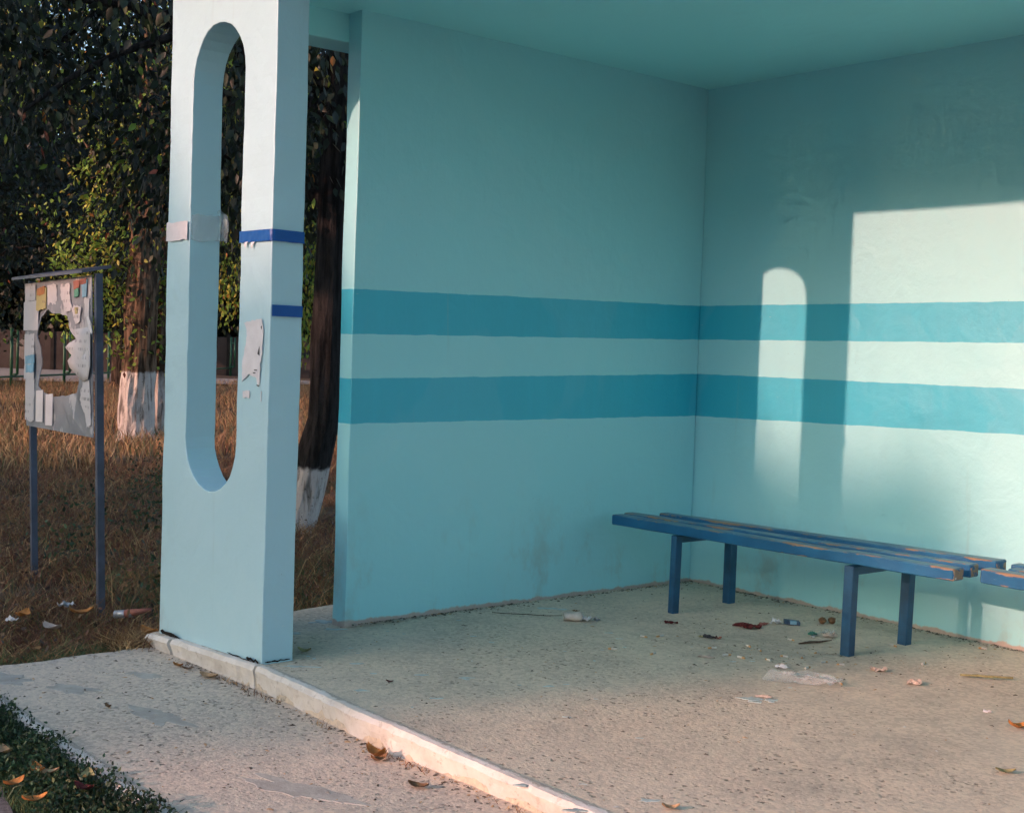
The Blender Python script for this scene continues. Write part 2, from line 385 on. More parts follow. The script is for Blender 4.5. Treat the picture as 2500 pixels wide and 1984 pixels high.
# ------------------------------------------------------------------ bus shelter
H, LA, TA = 2.7226, 2.272, 0.102
shelter = empty('bus_shelter', (0, 0, 0))
tag(shelter, 'pale aqua painted concrete bus shelter with two turquoise stripes inside', 'bus shelter')
gridbox('side_wall', (-TA, -LA, -0.02), (0, 0.0, H+0.03), M_sideP, shelter, 0.14, 0.004, 0.004, 1.0)
gridbox('back_wall', (-TA, 0.003, -0.02), (4.25, 0.13, H+0.03), M_backP, shelter, 0.2, 0.006, 0.003, 2.0)
gridbox('edge_beam', (-0.30, -2.93, 2.596), (-TA-0.003, 0.13, H+0.03), M_ceil, shelter, 0.2, 0.006, 0.003, 3.0)
def roof():
    # section in y,z swept along x: flat soffit, front lip rising outwards
    sec = [(0.30, H), (-1.0, H), (-2.0, H), (-2.655, H), (-2.95, H+0.083), (-3.18, H+0.150), (-3.20, H+0.165), (-3.20, H+0.33), (-3.0, H+0.34), (0.30, H+0.34)]
    V, Fc = [], []; n = 60
    for i in range(n+1):
        x = lerp(-0.36, 4.78, i/n)
        for y, z in sec: V.append(wob((x, y, z), 0.005, 1.6, 5.0))
    k = len(sec)
    for i in range(n):
        for j in range(k): Fc.append((i*k+j, i*k+(j+1) % k, (i+1)*k+(j+1) % k, (i+1)*k+j))
    Fc.append(tuple(range(k))[::-1]); Fc.append(tuple(n*k+j for j in range(k)))
    o = pydata('roof', V, Fc, [M_ceil, M_roofc], shelter)
    bm = bmesh.new(); bm.from_mesh(o.data); bmesh.ops.recalc_face_normals(bm, faces=bm.faces[:]); bm.to_mesh(o.data); bm.free()
    o.data.polygons.foreach_set('material_index', [1 if p.normal.z > 0.5 else 0 for p in o.data.polygons])
roof()

PSI = 0.03007; XL, XR, TH = -0.4334, 0.4328, 0.1423; HL, HR, HT, HB = -0.2331, 0.1922, 2.546, 0.6252
def pillar(name, ox, oy, parent):
    r = (HR-HL)/2; cx = (HL+HR)/2; zt, zb = HT-r, HB+r; ZB, ZT = -0.09, 2.80
    inner, outer = [], []
    def arc(cz, a0, a1, corner_z):
        angs = sorted(set([a0 + (a1-a0)*i/14 for i in range(15)]), reverse=a1 < a0)
        for a in angs:
            c, s = math.cos(a), math.sin(a); inner.append((cx+r*c, cz+r*s))
            tx = ((XR-cx)/c if c > 1e-6 else ((XL-cx)/c if c < -1e-6 else 1e9)); tz = (corner_z-cz)/s if abs(s) > 1e-6 else 1e9
            k = min(tx, tz); outer.append((cx+k*c, cz+k*s))
    arc(zt, 0.0, math.pi, ZT)
    for i in range(1, 26): z = lerp(zt, zb, i/26); inner.append((HL, z)); outer.append((XL, z))
    arc(zb, math.pi, 2*math.pi, ZB)
    for i in range(1, 26): z = lerp(zb, zt, i/26); inner.append((HR, z)); outer.append((XR, z))
    n = len(inner)
    # snap the nearest outer points to the four corners
    for qx, qz in ((XR, ZT), (XL, ZT), (XL, ZB), (XR, ZB)):
        j = min(range(n), key=lambda i: (outer[i][0]-qx)**2 + (outer[i][1]-qz)**2); outer[j] = (qx, qz)
    K = 5; bv = 0.004
    bm = bmesh.new(); g = {}
    for s, y in ((0, 0.0), (1, TH)):
        for k in range(K+1):
            t = k/K
            for i in range(n):
                g[s, k, i] = bm.verts.new((lerp(inner[i][0], outer[i][0], t), y, lerp(inner[i][1], outer[i][1], t)))
    for s in (0, 1):
        for k in range(K):
            for i in range(n):
                q = [g[s, k, i], g[s, k+1, i], g[s, k+1, (i+1) % n], g[s, k, (i+1) % n]]
                bm.faces.new(q if s == 1 else q[::-1])
    sharp = []
    for i in range(n):
        j = (i+1) % n
        bm.faces.new([g[0, 0, i], g[0, 0, j], g[1, 0, j], g[1, 0, i]][::-1])
        bm.faces.new([g[0, K, i], g[0, K, j], g[1, K, j], g[1, K, i]])
    bm.normal_update()
    bmesh.ops.recalc_face_normals(bm, faces=bm.faces[:])
    sharp = [e for e in bm.edges if len(e.link_faces) == 2 and e.calc_face_angle() > rad(40)]
    bmesh.ops.bevel(bm, geom=sharp, offset=bv, segments=2, affect='EDGES', profile=0.5)
    c, s = math.cos(PSI), math.sin(PSI)
    for v in bm.verts:
        p = wob(v.co, 0.0035, 4.0, 8.0); amp = 0.002
        p += amp*noise.noise_vector(p*16) + 0.0012*noise.noise_vector(p*45)
        v.co = Vector((ox + p.x*c - p.y*s, oy + p.x*s + p.y*c, p.z))
    me = bpy.data.meshes.new(name); bm.to_mesh(me); bm.free()
    return link(name, me, M_pillar, parent)
PO = (0.0, -2.9422)
pil = pillar('pillar', PO[0], PO[1], shelter)
pillar('pillar', 4.36, -2.92, shelter)
def PL(x, y, z):      # pillar frame -> world
    c, s = math.cos(PSI), math.sin(PSI); return Vector((PO[0] + x*c - y*s, PO[1] + x*s + y*c, z))

# tapes and paper remains stuck on the pillar
M_tape = mat('blue_tape', (0.002, 0.075, 0.30), 0.4, 0.3)[0]
def clearm(name, base, alpha, rough=0.2):
    m, t, b = mat(name, base, rough, 0.5); b.inputs['Alpha'].default_value = alpha; return m
M_clear = clearm('clear_tape', (0.62, 0.70, 0.72), 0.35)
M_paper = plain('torn_paper', (0.64, 0.62, 0.64), 0.85, 0.2, 0.06, 20, 0.3)
def strip(name, fn, u0, u1, v0f, v1f, m, nu=16, nv=4, parent=pil, lift=0.003):
    V, Fc = [], []
    for i in range(nu+1):
        u = lerp(u0, u1, i/nu)
        for j in range(nv+1):
            v = lerp(v0f(u), v1f(u), j/nv)
            V.append(fn(u, v, lift + 0.0015*noise.noise(Vector((u*40, v*40, 1)))))
    for i in range(nu):
        for j in range(nv): Fc.append((i*(nv+1)+j, (i+1)*(nv+1)+j, (i+1)*(nv+1)+j+1, i*(nv+1)+j+1))
    o = pydata(name, V, Fc, m, parent); md = o.modifiers.new('thick', 'SOLIDIFY'); md.thickness = 0.001; md.offset = 1
    return o
front = lambda u, v, l: PL(u, -0.004-l, v)
right = lambda u, v, l: PL(XR+0.004+l, u, v)
inside = lambda u, v, l: PL(HL+0.004+l, u, v)
jag = lambda k, a, s: (lambda u: k + a*noise.noise(Vector((u*s, k*7, 2))))
def wrap(u, v, l):                              # one band round the front right edge
    d = u - XR
    return PL(u, -0.005-l, v) if d < -0.004 else (PL(XR+0.002+l*0.7, -0.002-l*0.7, v) if d < 0.004 else PL(XR+0.005+l, d, v))
o = strip('tape', wrap, HR+0.004, XR+TH-0.004, lambda u: 1.642 - 0.012*max(0, u-XR) + 0.002*noise.noise(Vector((u*30, 0, 0))), lambda u: 1.687 - 0.01*max(0, u-XR), M_tape, 60)
o['label'] = 'shiny blue tape wrapped round the pillar corner, upper strip'
o = strip('tape', right, 0.002, TH-0.003, lambda u: 1.353, lambda u: 1.397, M_tape); o['label'] = 'lower short strip of blue tape on the narrow side'
o = strip('tape', front, XL+0.003, HL-0.008, jag(1.674, 0.006, 30), jag(1.752, 0.006, 40), M_paper, 20); o['label'] = 'white crumpled paper tape left of the slot'
strip('tape', inside, 0.004, TH-0.004, jag(1.672, 0.012, 25), jag(1.782, 0.008, 40), M_clear, 16)
def flap():
    V, Fc = [], []
    for i in range(7):
        for j in range(6):
            a, b_ = i/6, j/5
            V.append(PL(HL+0.010+0.03*a*a+0.015*math.sin(b_*3), TH-0.02+0.03*a, 1.80-0.11*b_-0.03*a*b_+0.01*math.sin(a*5+b_*4)))
    for i in range(6):
        for j in range(5): Fc.append((i*6+j, (i+1)*6+j, (i+1)*6+j+1, i*6+j+1))
    strip_o = pydata('tape_flap', V, Fc, clearm('loose_tape', (0.5, 0.6, 0.62), 0.22), pil, smooth=True); strip_o.modifiers.new('thick', 'SOLIDIFY').thickness = 0.0008
flap()
def ragged(name, fn, poly, m, parent, lift, sub=6, rag=0.004, seed=0.0):
    pts = []
    for i in range(len(poly)):
        a, b_ = poly[i], poly[(i+1) % len(poly)]
        for k in range(sub):
            t = k/sub; u, v = lerp(a[0], b_[0], t), lerp(a[1], b_[1], t)
            w = 0 if k == 0 else 1
            pts.append((u + w*rag*noise.noise(Vector((u*60, v*60, seed))), v + w*rag*noise.noise(Vector((u*60, v*60, seed+9)))))
    n = len(pts); V = [fn(u, v, lift) for u, v in pts] + [fn(u, v, 0.0) for u, v in pts]
    Fc = [tuple(range(n))] + [(i, i+n, (i+1) % n + n, (i+1) % n) for i in range(n)]
    bm = bmesh.new(); me = bpy.data.meshes.new(name); me.from_pydata([tuple(p) for p in V], [], Fc); bm.from_mesh(me)
    bmesh.ops.triangulate(bm, faces=[f for f in bm.faces if len(f.verts) > 4]); bmesh.ops.recalc_face_normals(bm, faces=bm.faces[:]); bm.to_mesh(me); bm.free()
    return link(name, me, m, parent)
M_dark = mat('dark_print', (0.05, 0.05, 0.055), 0.8, 0.2)[0]
ragged('paper_scrap', front, [(0.245, 1.325), (0.30, 1.335), (0.375, 1.342), (0.392, 1.30), (0.385, 1.20), (0.372, 1.16), (0.375, 1.10), (0.36, 1.075), (0.345, 1.11), (0.29, 1.125), (0.235, 1.09), (0.238, 1.18), (0.262, 1.25), (0.262, 1.30)], M_paper, pil, 0.0012, 6, 0.008, 2.0)
ragged('paper_scrap', front, [(0.245, 1.056), (0.30, 1.058), (0.298, 1.03), (0.248, 1.028)], M_paper, pil, 0.0012, 4, 0.006, 5.0)
ragged('paper_scrap', front, [(0.383, 1.06), (0.388, 1.06), (0.388, 1.02), (0.383, 1.02)], M_paper, pil, 0.0012, 4, 0.003, 5.0)
for poly in ([(0.352, 1.205), (0.365, 1.235), (0.368, 1.198)], [(0.372, 1.31), (0.38, 1.315), (0.378, 1.30)], [(0.33, 1.143), (0.352, 1.143), (0.352, 1.139), (0.33, 1.139)], [(0.322, 1.132), (0.34, 1.132), (0.34, 1.128), (0.322, 1.128)], [(0.352, 1.085), (0.368, 1.082), (0.368, 1.078), (0.352, 1.081)]):
    ragged('print_mark', front, poly, M_dark, pil, 0.0022, 3, 0.001, 1.0)
for i, (x, z) in enumerate([(0.235, 1.630), (0.285, 1.626)]):      # torn curls under the blue tape
    V = [PL(x, -0.006, z+0.02), PL(x+0.035, -0.006, z+0.02), PL(x+0.022, -0.012, z+0.006), PL(x+0.008, -0.013, z+0.001), PL(x+0.014, -0.011, z-0.012)]
    pydata('paper_scrap', V, [(0, 1, 2, 3), (3, 2, 4)], M_paper, pil)
# cracks and gaps at the pillar foot
def crack(pts, w, parent):
    V, Fc = [], []
    for i, p in enumerate(pts):
        ww = w*(0.4 + 0.9*abs(noise.noise(Vector((i*1.7, p[0]*3, 0)))))*(0.3 if i in (0, len(pts)-1) else 1)
        V += [Vector(p) + Vector((0, 0, ww)), Vector(p) - Vector((0, 0, ww))]
    for i in range(len(pts)-1): Fc.append((2*i, 2*i+1, 2*i+3, 2*i+2))
    return pydata('crack', V, Fc, M_crack, parent)
crack([PL(-0.40+0.02*i, -0.010, -0.022+0.004*noise.noise(Vector((i*0.9, 0, 0)))-0.0004*i) for i in range(10)], 0.016, pil)
crack([PL(0.18+0.02*i, -0.010, -0.004+0.006*noise.noise(Vector((i*0.9, 3, 0)))) for i in range(12)], 0.004, pil)
crack([PL(0.33+0.012*i, -0.010, -0.004+0.008*noise.noise(Vector((i*0.9, 6, 0)))+0.008) for i in range(9)], 0.011, pil)
crack([PL(XR+0.009, 0.01+0.014*i, 0.004+0.004*noise.noise(Vector((i*0.9, 8, 0)))) for i in range(9)], 0.005, pil)

# ------------------------------------------------------------------ benches
def bench_paint():
    m, t, b = mat('bench_paint', (0.015, 0.13, 0.36), 0.5, 0.3)
    P = pos(t); e = attr(t, 'edge')
    n1 = nz(t, P, 16.0, 6, 0.7, (0.35, 1.6, 1.6)); n2 = nz(t, P, 2.2, 3)
    wear = (e*0.62 + (n1 - 0.5)*1.5 + (n2 - 0.5)*1.1).step(0.61, 0.70)
    wood = mix(t, nz(t, P, 30, 4, 0.6, (0.15, 2, 2)), (0.20, 0.125, 0.075), (0.35, 0.26, 0.18))
    col = mix(t, nz(t, P, 5, 4).step(0.3, 0.7), (0.006, 0.085, 0.20), (0.009, 0.12, 0.26))
    x, y, z = sep(t, t.nodes.new('ShaderNodeNewGeometry').outputs['Normal'])
    top = z.step(0.5, 0.9)
    col = mix(t, top*nz(t, P, 7, 5, 0.6, (0.5, 2, 2)).step(0.2, 0.7), col, (0.13, 0.25, 0.29))     # chalked, dusty top faces
    sp = vor(t, P, 17.0).step(0.10, 0.07)*nz(t, P, 4.5, 2).step(0.57, 0.63)
    scr = nz(t, P, 40.0, 4, 0.7, (0.25, 1.5, 1.5)).step(0.64, 0.70)*nz(t, P, 6, 2).step(0.45, 0.6)
    c = mix(t, scr*0.45, col, (0.22, 0.34, 0.40)); c = mix(t, wear, c, wood); c = mix(t, sp, c, (0.66, 0.68, 0.68))
    setc(t, b, c); bump(t, b, nz(t, P, 60, 3, 0.6, (0.2, 1, 1)) - wear*0.8, 0.3, 0.003)
    return m
M_bench = bench_paint()
M_legp = plain('leg_paint', (0.007, 0.07, 0.15), 0.45, 0.5, 0.25, 9, 0.2)
def plank(name, a, b_, w0, w1, th, parent, seed):
    a, b_ = Vector(a), Vector(b_); V, Fc, E = [], [], []; n = 40
    d = (b_-a); L = d.length; d.normalize(); s = Vector((-d.y, d.x, 0)).normalized()
    r = 0.005
    for i in range(n+3):
        t = min(max((i-1)/n, 0), 1); inset = 0.006 if i in (0, n+2) else 0.0
        if i == 0: t = 0
        if i == n+2: t = 1
        p = a.lerp(b_, t); p = p - d*(0.006 if i == 0 else 0) + d*(0.006 if i == n+2 else 0)
        w = lerp(w0, w1, t); wb = 0.004*noise.noise(Vector((t*9, seed, 0))); zb = 0.003*noise.noise(Vector((t*7, seed, 5)))
        R = r
        sec = [(inset, -R), (inset, -th/2), (inset, -th+R), (R+inset*0, -th+inset), (w/2, -th+inset), (w-R, -th+inset), (w-inset, -th+R), (w-inset, -th/2), (w-inset, -R), (w-R, -inset), (w/2, -inset), (R, -inset)]
        ee = [0.85, 0.0, 0.7, 0.7, 0, 0.7, 0.7, 0, 0.85, 1.0, 0.0, 1.0]
        for (q, z), e in zip(sec, ee):
            jit = 0.0025*noise.noise(Vector((t*60, q*60, seed+z*50)))*e
            V.append(p + s*(q+wb+jit) + Vector((0, 0, z+zb-abs(jit)))); E.append(e if 0 < i < n+2 else 1.0)
    k = 12
    for i in range(n+2):
        for j in range(k): Fc.append((i*k+j, (i+1)*k+j, (i+1)*k+(j+1) % k, i*k+(j+1) % k))
    Fc.append(tuple(range(k))); Fc.append(tuple((n+2)*k+j for j in range(k))[::-1])
    o = pydata(name, V, Fc, M_bench, parent, smooth=False)
    bm = bmesh.new(); bm.from_mesh(o.data); bmesh.ops.recalc_face_normals(bm, faces=bm.faces[:]); bm.to_mesh(o.data); bm.free()
    at = o.data.attributes.new('edge', 'FLOAT', 'POINT'); at.data.foreach_set('value', E)
    return o
def leg(x, y, wx, wy, ztop, parent, lean=(0, 0)):
    bm = bmesh.new(); bmesh.ops.create_cube(bm, size=1.0)
    for v in bm.verts:
        t = v.co.z+0.5
        v.co = Vector((x+v.co.x*wx+lean[0]*t, y+v.co.y*wy+lean[1]*t, lerp(floor_z(x, y)-0.004, ztop, t)))
    bmesh.ops.bevel(bm, geom=bm.edges[:], offset=0.004, segments=2, affect='EDGES', profile=0.5)
    me = bpy.data.meshes.new('leg'); bm.to_mesh(me); bm.free()
    o = link('leg', me, M_legp, parent); return o
b1 = empty('bench', (0, 0, 0)); tag(b1, 'chipped blue three-plank bench on square legs in the shelter corner', 'bench')
plank('plank', (0.163, -0.782, 0.434), (2.095, -0.786, 0.446), 0.076, 0.078, 0.050, b1, 1.0)
plank('plank', (0.150, -0.684, 0.437), (2.075, -0.627, 0.448), 0.066, 0.066, 0.054, b1, 4.0)
plank('plank', (0.238, -0.512, 0.436), (2.085, -0.448, 0.450), 0.066, 0.088, 0.048, b1, 9.0)
leg(0.580, -0.752, 0.036, 0.044, 0.381, b1, (0.006, 0)); leg(0.548, -0.305, 0.046, 0.050, 0.388, b1)
leg(1.605, -0.766, 0.047, 0.044, 0.385, b1, (0.004, 0)); leg(1.612, -0.352, 0.046, 0.046, 0.392, b1, (0.008, 0))
o = box('cross_bar', (0.566, -0.772, 0.345), (0.600, -0.290, 0.3795), M_legp, b1, 0.003); o = box('cross_bar', (1.592, -0.785, 0.347), (1.630, -0.335, 0.386), M_legp, b1, 0.003)
b2 = empty('bench', (2.2, -0.6, 0)); tag(b2, 'second blue bench cut off by the right frame edge', 'bench')
b2.location = (0, 0, 0)
plank('plank', (2.135, -0.640, 0.441), (4.05, -0.66, 0.440), 0.076, 0.076, 0.058, b2, 21.0)
plank('plank', (2.20, -0.545, 0.443), (4.07, -0.55, 0.441), 0.066, 0.066, 0.054, b2, 24.0)
plank('plank', (2.155, -0.442, 0.446), (4.06, -0.41, 0.443), 0.070, 0.080, 0.050, b2, 29.0)
for x, y in ((2.62, -0.60), (2.60, -0.33), (3.6, -0.60), (3.62, -0.33)): leg(x, y, 0.046, 0.046, 0.384, b2)
box('cross_bar', (2.60, -0.62, 0.345), (2.635, -0.315, 0.3825), M_legp, b2, 0.003); box('cross_bar', (3.60, -0.62, 0.345), (3.635, -0.315, 0.382), M_legp, b2, 0.003)

# ------------------------------------------------------------------ notice board
M_zinc = plain('zinc_sheet', (0.30, 0.31, 0.33), 0.5, 0.5, 0.18, 6, 0.25)
def residue():
    m, t, b = mat('board_sheet', (0.30, 0.31, 0.33), 0.6, 0.4)
    P = pos(t); n = nz(t, P, 9.0, 6, 0.7, (1, 1, 0.45)); n2 = nz(t, P, 3.0, 3)
    k = (n + (n2 - 0.5)*0.5).step(0.55, 0.60)
    c = mix(t, nz(t, P, 4, 4).step(0.3, 0.7), (0.17, 0.18, 0.20), (0.25, 0.26, 0.28))
    setc(t, b, mix(t, k*0.85, c, (0.46, 0.45, 0.46))); bump(t, b, n, 0.3, 0.003)
    return m
M_board = residue()
M_post = plain('post_paint', (0.055, 0.065, 0.095), 0.5, 0.5, 0.25, 10, 0.2)
BA = Vector((-2.6, -2.75, 0)); BE = Vector((0.9965, -0.0830, 0)); BN = Vector((-0.083, -0.9965, 0))
def BP(t, z, l=0.0): p = BA + BE*t + BN*l; return Vector((p.x, p.y, z))
nb = empty('notice_board', BP(0.55, -0.15)); tag(nb, 'grey metal notice board with a big torn hole and tattered posters', 'notice board')
nb_inv = Matrix.Translation(-nb.location)
def nbp(o): o.matrix_parent_inverse = nb_inv; return o
HOLE = [(0.146,1.351),(0.251,1.384),(0.321,1.396),(0.368,1.37),(0.478,1.372),(0.598,1.356),(0.678,1.322),(0.757,1.271),(0.827,1.227),(0.835,1.181),(0.83,1.112),(0.85,1.069),(0.919,1.05),(0.904,1.005),(0.815,0.956),(0.625,0.93),(0.447,0.916),(0.259,0.925),(0.127,0.962),(0.115,1.022),(0.141,1.096),(0.157,1.182),(0.108,1.254)]
def board_panel():
    rect = [(-0.203, 1.545), (-0.118, 0.723), (1.124, 0.742), (1.047, 1.562)]
    hole = []
    for i in range(len(HOLE)):
        a, b_ = HOLE[i], HOLE[(i+1) % len(HOLE)]
        for k in range(4):
            t = k/4; hole.append((lerp(a[0], b_[0], t) + 0.010*noise.noise(Vector((i*3.1+k, 1, 0))), lerp(a[1], b_[1], t) + 0.010*noise.noise(Vector((i*3.1+k, 5, 0)))))
    cx, cz = 0.46, 1.14
    # outer ring: same number of points, cast from the centre to the sheet's edge
    import itertools
    outer = []
    for (u, v) in hole:
        d = (u-cx, v-cz); best = None
        for i in range(4):
            (ax, az), (bx, bz) = rect[i], rect[(i+1) % 4]
            ex, ez = bx-ax, bz-az; den = d[0]*ez - d[1]*ex
            if abs(den) < 1e-9: continue
            t = ((ax-cx)*ez - (az-cz)*ex)/den; s = ((ax-cx)*d[1] - (az-cz)*d[0])/den
            if t > 0 and -0.001 <= s <= 1.001: best = t if best is None else min(best, t)
        outer.append((cx+d[0]*best, cz+d[1]*best))
    n = len(hole)
    for q in rect:
        j = min(range(n), key=lambda i: (outer[i][0]-q[0])**2 + (outer[i][1]-q[1])**2); outer[j] = q
    V, Fc = [], []
    for l in (0.0, -0.004):
        for ring in (0, 0.12, 0.5, 1):
            for i in range(n):
                u, v = lerp(hole[i][0], outer[i][0], ring), lerp(hole[i][1], outer[i][1], ring)
                bend = 0.018*noise.noise(Vector((u*6, v*6, 0)))*(1-ring)
                V.append(BP(u, v, l + bend))
    for s in (0, 1):
        for r in range(3):
            for i in range(n):
                j = (i+1) % n; q = (s*4*n+r*n+i, s*4*n+r*n+j, s*4*n+(r+1)*n+j, s*4*n+(r+1)*n+i); Fc.append(q if s else q[::-1])
    for r in (0, 3):
        for i in range(n):
            j = (i+1) % n; Fc.append((r*n+i, r*n+j, 4*n+r*n+j, 4*n+r*n+i))
    nbp(pydata('sheet', V, Fc, M_board, nb))
board_panel()
def post(t0, t1, zb, zt, w, m, name='post'):
    V, Fc = [], []
    for z, t in ((zb, t0), (zt, t1)):
        for dt, dl in ((-w/2, -0.008), (w/2, -0.008), (w/2, -0.042), (-w/2, -0.042)): V.append(BP(t+dt, z, dl))
    Fc = [(3, 2, 1, 0), (4, 5, 6, 7)] + [(i, (i+1) % 4, 4+(i+1) % 4, 4+i) for i in range(4)]
    return nbp(pydata(name, V, Fc, m, nb))
post(0.03, -0.15, -0.3, 1.56, 0.034, M_post); post(1.235, 1.075, -0.3, 1.57, 0.036, M_post)
V = [BP(t, z, l) for t, l, z in ((-0.22, 0.07, 1.562), (1.08, 0.06, 1.568), (1.11, -0.08, 1.600), (-0.21, -0.08, 1.596))]; V += [p + Vector((0, 0, 0.016)) for p in V]
nbp(pydata('roof', V, [(3, 2, 1, 0), (4, 5, 6, 7)] + [(i, (i+1) % 4, 4+(i+1) % 4, 4+i) for i in range(4)], M_post, nb))
def printed(name, base, ink=(0.12, 0.12, 0.13), dens=0.5):
    m, t, b = mat(name, base, 0.85, 0.2)
    P = pos(t); x, y, z = sep(t, P)
    ln = (z*150.0)._m('SINE').step(0.2, 0.6)*nz(t, P, 45.0, 2, 0.5, (1, 1, 0.25)).step(0.50, 0.58)*nz(t, P, 7, 1).step(0.60-dens*0.2, 0.66-dens*0.2)
    st = nz(t, P, 11, 5, 0.65).step(0.45, 0.8)
    setc(t, b, mix(t, ln*0.75, mix(t, st*0.4, base, tuple(q*0.72 for q in base)), ink)); return m
M_white = printed('printed_white_paper', (0.52, 0.505, 0.515), (0.2, 0.2, 0.21)); M_blank = plain('white_paper', (0.62, 0.60, 0.61), 0.85, 0.2, 0.05, 12, 0.1)
M_yellow = printed('yellow_poster', (0.38, 0.34, 0.16)); M_blueP = plain('blue_print', (0.20, 0.38, 0.50), 0.7, 0.3, 0.2, 15, 0.1)
M_redP = plain('red_print', (0.26, 0.10, 0.075), 0.7, 0.3, 0.2, 15, 0.1); M_greenP = plain('green_print', (0.08, 0.24, 0.17), 0.7, 0.3, 0.2, 15, 0.1); M_orangeP = plain('orange_print', (0.36, 0.15, 0.05), 0.7, 0.3, 0.2, 15, 0.1)
bf = lambda u, v, l: BP(u, v, 0.004 + l)
def rectp(x0, z0, x1, z1, sh=0.0): return [(x0, z0), (x1, z0+0.01), (x1+sh, z1), (x0+sh, z1-0.006)]
LB = 'poster'
for i, (pl, m, l, rg) in enumerate([
    (rectp(-0.183, 1.437, 0.116, 1.278), M_white, 0.004, 0.004), (rectp(-0.165, 1.527, 0.045, 1.445), M_white, 0.002, 0.010), (rectp(0.075, 1.504, 0.27, 1.395), M_yellow, 0.005, 0.012),
    (rectp(0.10, 1.512, 0.24, 1.478), M_orangeP, 0.0075, 0.008), ([(0.284, 1.524), (0.46, 1.526), (0.475, 1.44), (0.43, 1.405), (0.36, 1.43), (0.30, 1.42)], M_white, 0.003, 0.016),
    ([(0.535, 1.526), (0.70, 1.528), (0.715, 1.45), (0.75, 1.39), (0.66, 1.375), (0.60, 1.42), (0.55, 1.46)], M_white, 0.0045, 0.016), ([(0.76, 1.537), (0.87, 1.54), (0.86, 1.50), (0.77, 1.495)], M_redP, 0.003, 0.008),
    ([(0.78, 1.492), (0.86, 1.498), (0.85, 1.455), (0.79, 1.45)], M_greenP, 0.004, 0.010), ([(0.90, 1.54), (1.0, 1.543), (0.985, 1.455), (0.92, 1.45)], M_blueP, 0.003, 0.006), ([(0.88, 1.542), (0.99, 1.546), (0.985, 1.52), (0.885, 1.515)], M_redP, 0.006, 0.006),
    ([(0.73, 1.396), (0.80, 1.41), (0.90, 1.40), (0.89, 1.33), (0.82, 1.31), (0.78, 1.35)], M_white, 0.003, 0.014), ([(0.80, 1.395), (0.86, 1.398), (0.85, 1.37), (0.81, 1.365)], M_yellow, 0.006, 0.008),
    (rectp(-0.161, 1.25, 0.04, 0.996), M_white, 0.003, 0.012), (rectp(-0.13, 1.127, 0.045, 1.085), M_blueP, 0.0055, 0.008), (rectp(-0.12, 1.072, 0.04, 1.036), M_blueP, 0.0055, 0.012),
    (rectp(-0.125, 0.989, 0.06, 0.762), M_white, 0.003, 0.018), (rectp(0.10, 0.934, 0.235, 0.765), M_blank, 0.003, 0.002), (rectp(0.293, 0.922, 0.425, 0.757), M_blank, 0.003, 0.002),
    ([(0.93, 1.03), (1.06, 1.035), (1.09, 0.90), (1.10, 0.80), (1.04, 0.79), (1.0, 0.86), (0.93, 0.90), (0.92, 0.97)], M_white, 0.003, 0.022), ([(0.95, 1.44), (1.03, 1.445), (1.04, 1.36), (1.0, 1.33), (0.96, 1.38)], M_white, 0.002, 0.018)]):
    nbp(ragged('poster', bf, pl, m, nb, l, 6, rg, i*3.7))
def torn_sheet():
    V, Fc = [], []; out = [(0.82, 1.285), (1.08, 1.30), (1.09, 1.2), (1.095, 1.1), (1.06, 1.03), (0.98, 1.02), (0.86, 1.06), (0.80, 1.085), (0.76, 1.12), (0.80, 1.15), (0.72, 1.19), (0.80, 1.215), (0.86, 1.235), (0.83, 1.26)]
    c = (1.0, 1.16); n = len(out)
    for r in (0.0, 0.35, 0.7, 1.0):
        for i in range(n):
            u, v = lerp(c[0], out[i][0], r), lerp(c[1], out[i][1], r)
            k = max(0, 1.0-u); V.append(BP(u, v, 0.014 + 0.30*k*k + 0.012*math.sin(v*40+u*20)*k*3))
    for r in range(3):
        for i in range(n): Fc.append((r*n+i, r*n+(i+1) % n, (r+1)*n+(i+1) % n, (r+1)*n+i))
    o = nbp(pydata('poster', V, Fc, M_white, nb, smooth=True)); o.modifiers.new('thick', 'SOLIDIFY').thickness = 0.0008; o['label'] = 'large torn white sheet curling off the right edge'
    V = [BP(1.02, 1.345, 0.012), BP(1.05, 1.36, 0.012), BP(1.15, 1.30, 0.03), BP(1.24, 1.275, 0.05), BP(1.225, 1.26, 0.05), BP(1.12, 1.285, 0.03)]
    o = nbp(pydata('poster', V, [(0, 1, 2, 5), (5, 2, 3, 4)], M_blank, nb)); o.modifiers.new('thick', 'SOLIDIFY').thickness = 0.001
torn_sheet()

# ------------------------------------------------------------------ vegetation helpers
def leafmat(name, base, trans=0.25, var=0.35):
    m = bpy.data.materials.new(name); m.use_nodes = True; t = m.node_tree
    b = t.nodes['Principled BSDF']; b.inputs['Roughness'].default_value = 0.5; b.inputs['Specular IOR Level'].default_value = 0.35
    P = pos(t); n = nz(t, P, 2.5, 3); n2 = nz(t, P, 30, 2)
    c = mix(t, (n*0.6 + n2*0.4).step(0.3, 0.7), tuple(q*(1-var) for q in base), tuple(q*(1+var) for q in base))
    t.links.new(c, b.inputs['Base Color'])
    tr = t.nodes.new('ShaderNodeBsdfTranslucent'); t.links.new(c, tr.inputs[0])
    mx = t.nodes.new('ShaderNodeMixShader'); mx.inputs[0].default_value = trans
    t.links.new(b.outputs[0], mx.inputs[1]); t.links.new(tr.outputs[0], mx.inputs[2]); t.links.new(mx.outputs[0], t.nodes['Material Output'].inputs[0])
    return m
L_dark = leafmat('leaf_dark_green', (0.022, 0.034, 0.017)); L_green = leafmat('leaf_green', (0.045, 0.062, 0.022)); L_lime = leafmat('leaf_yellow_green', (0.23, 0.36, 0.06), 0.35)
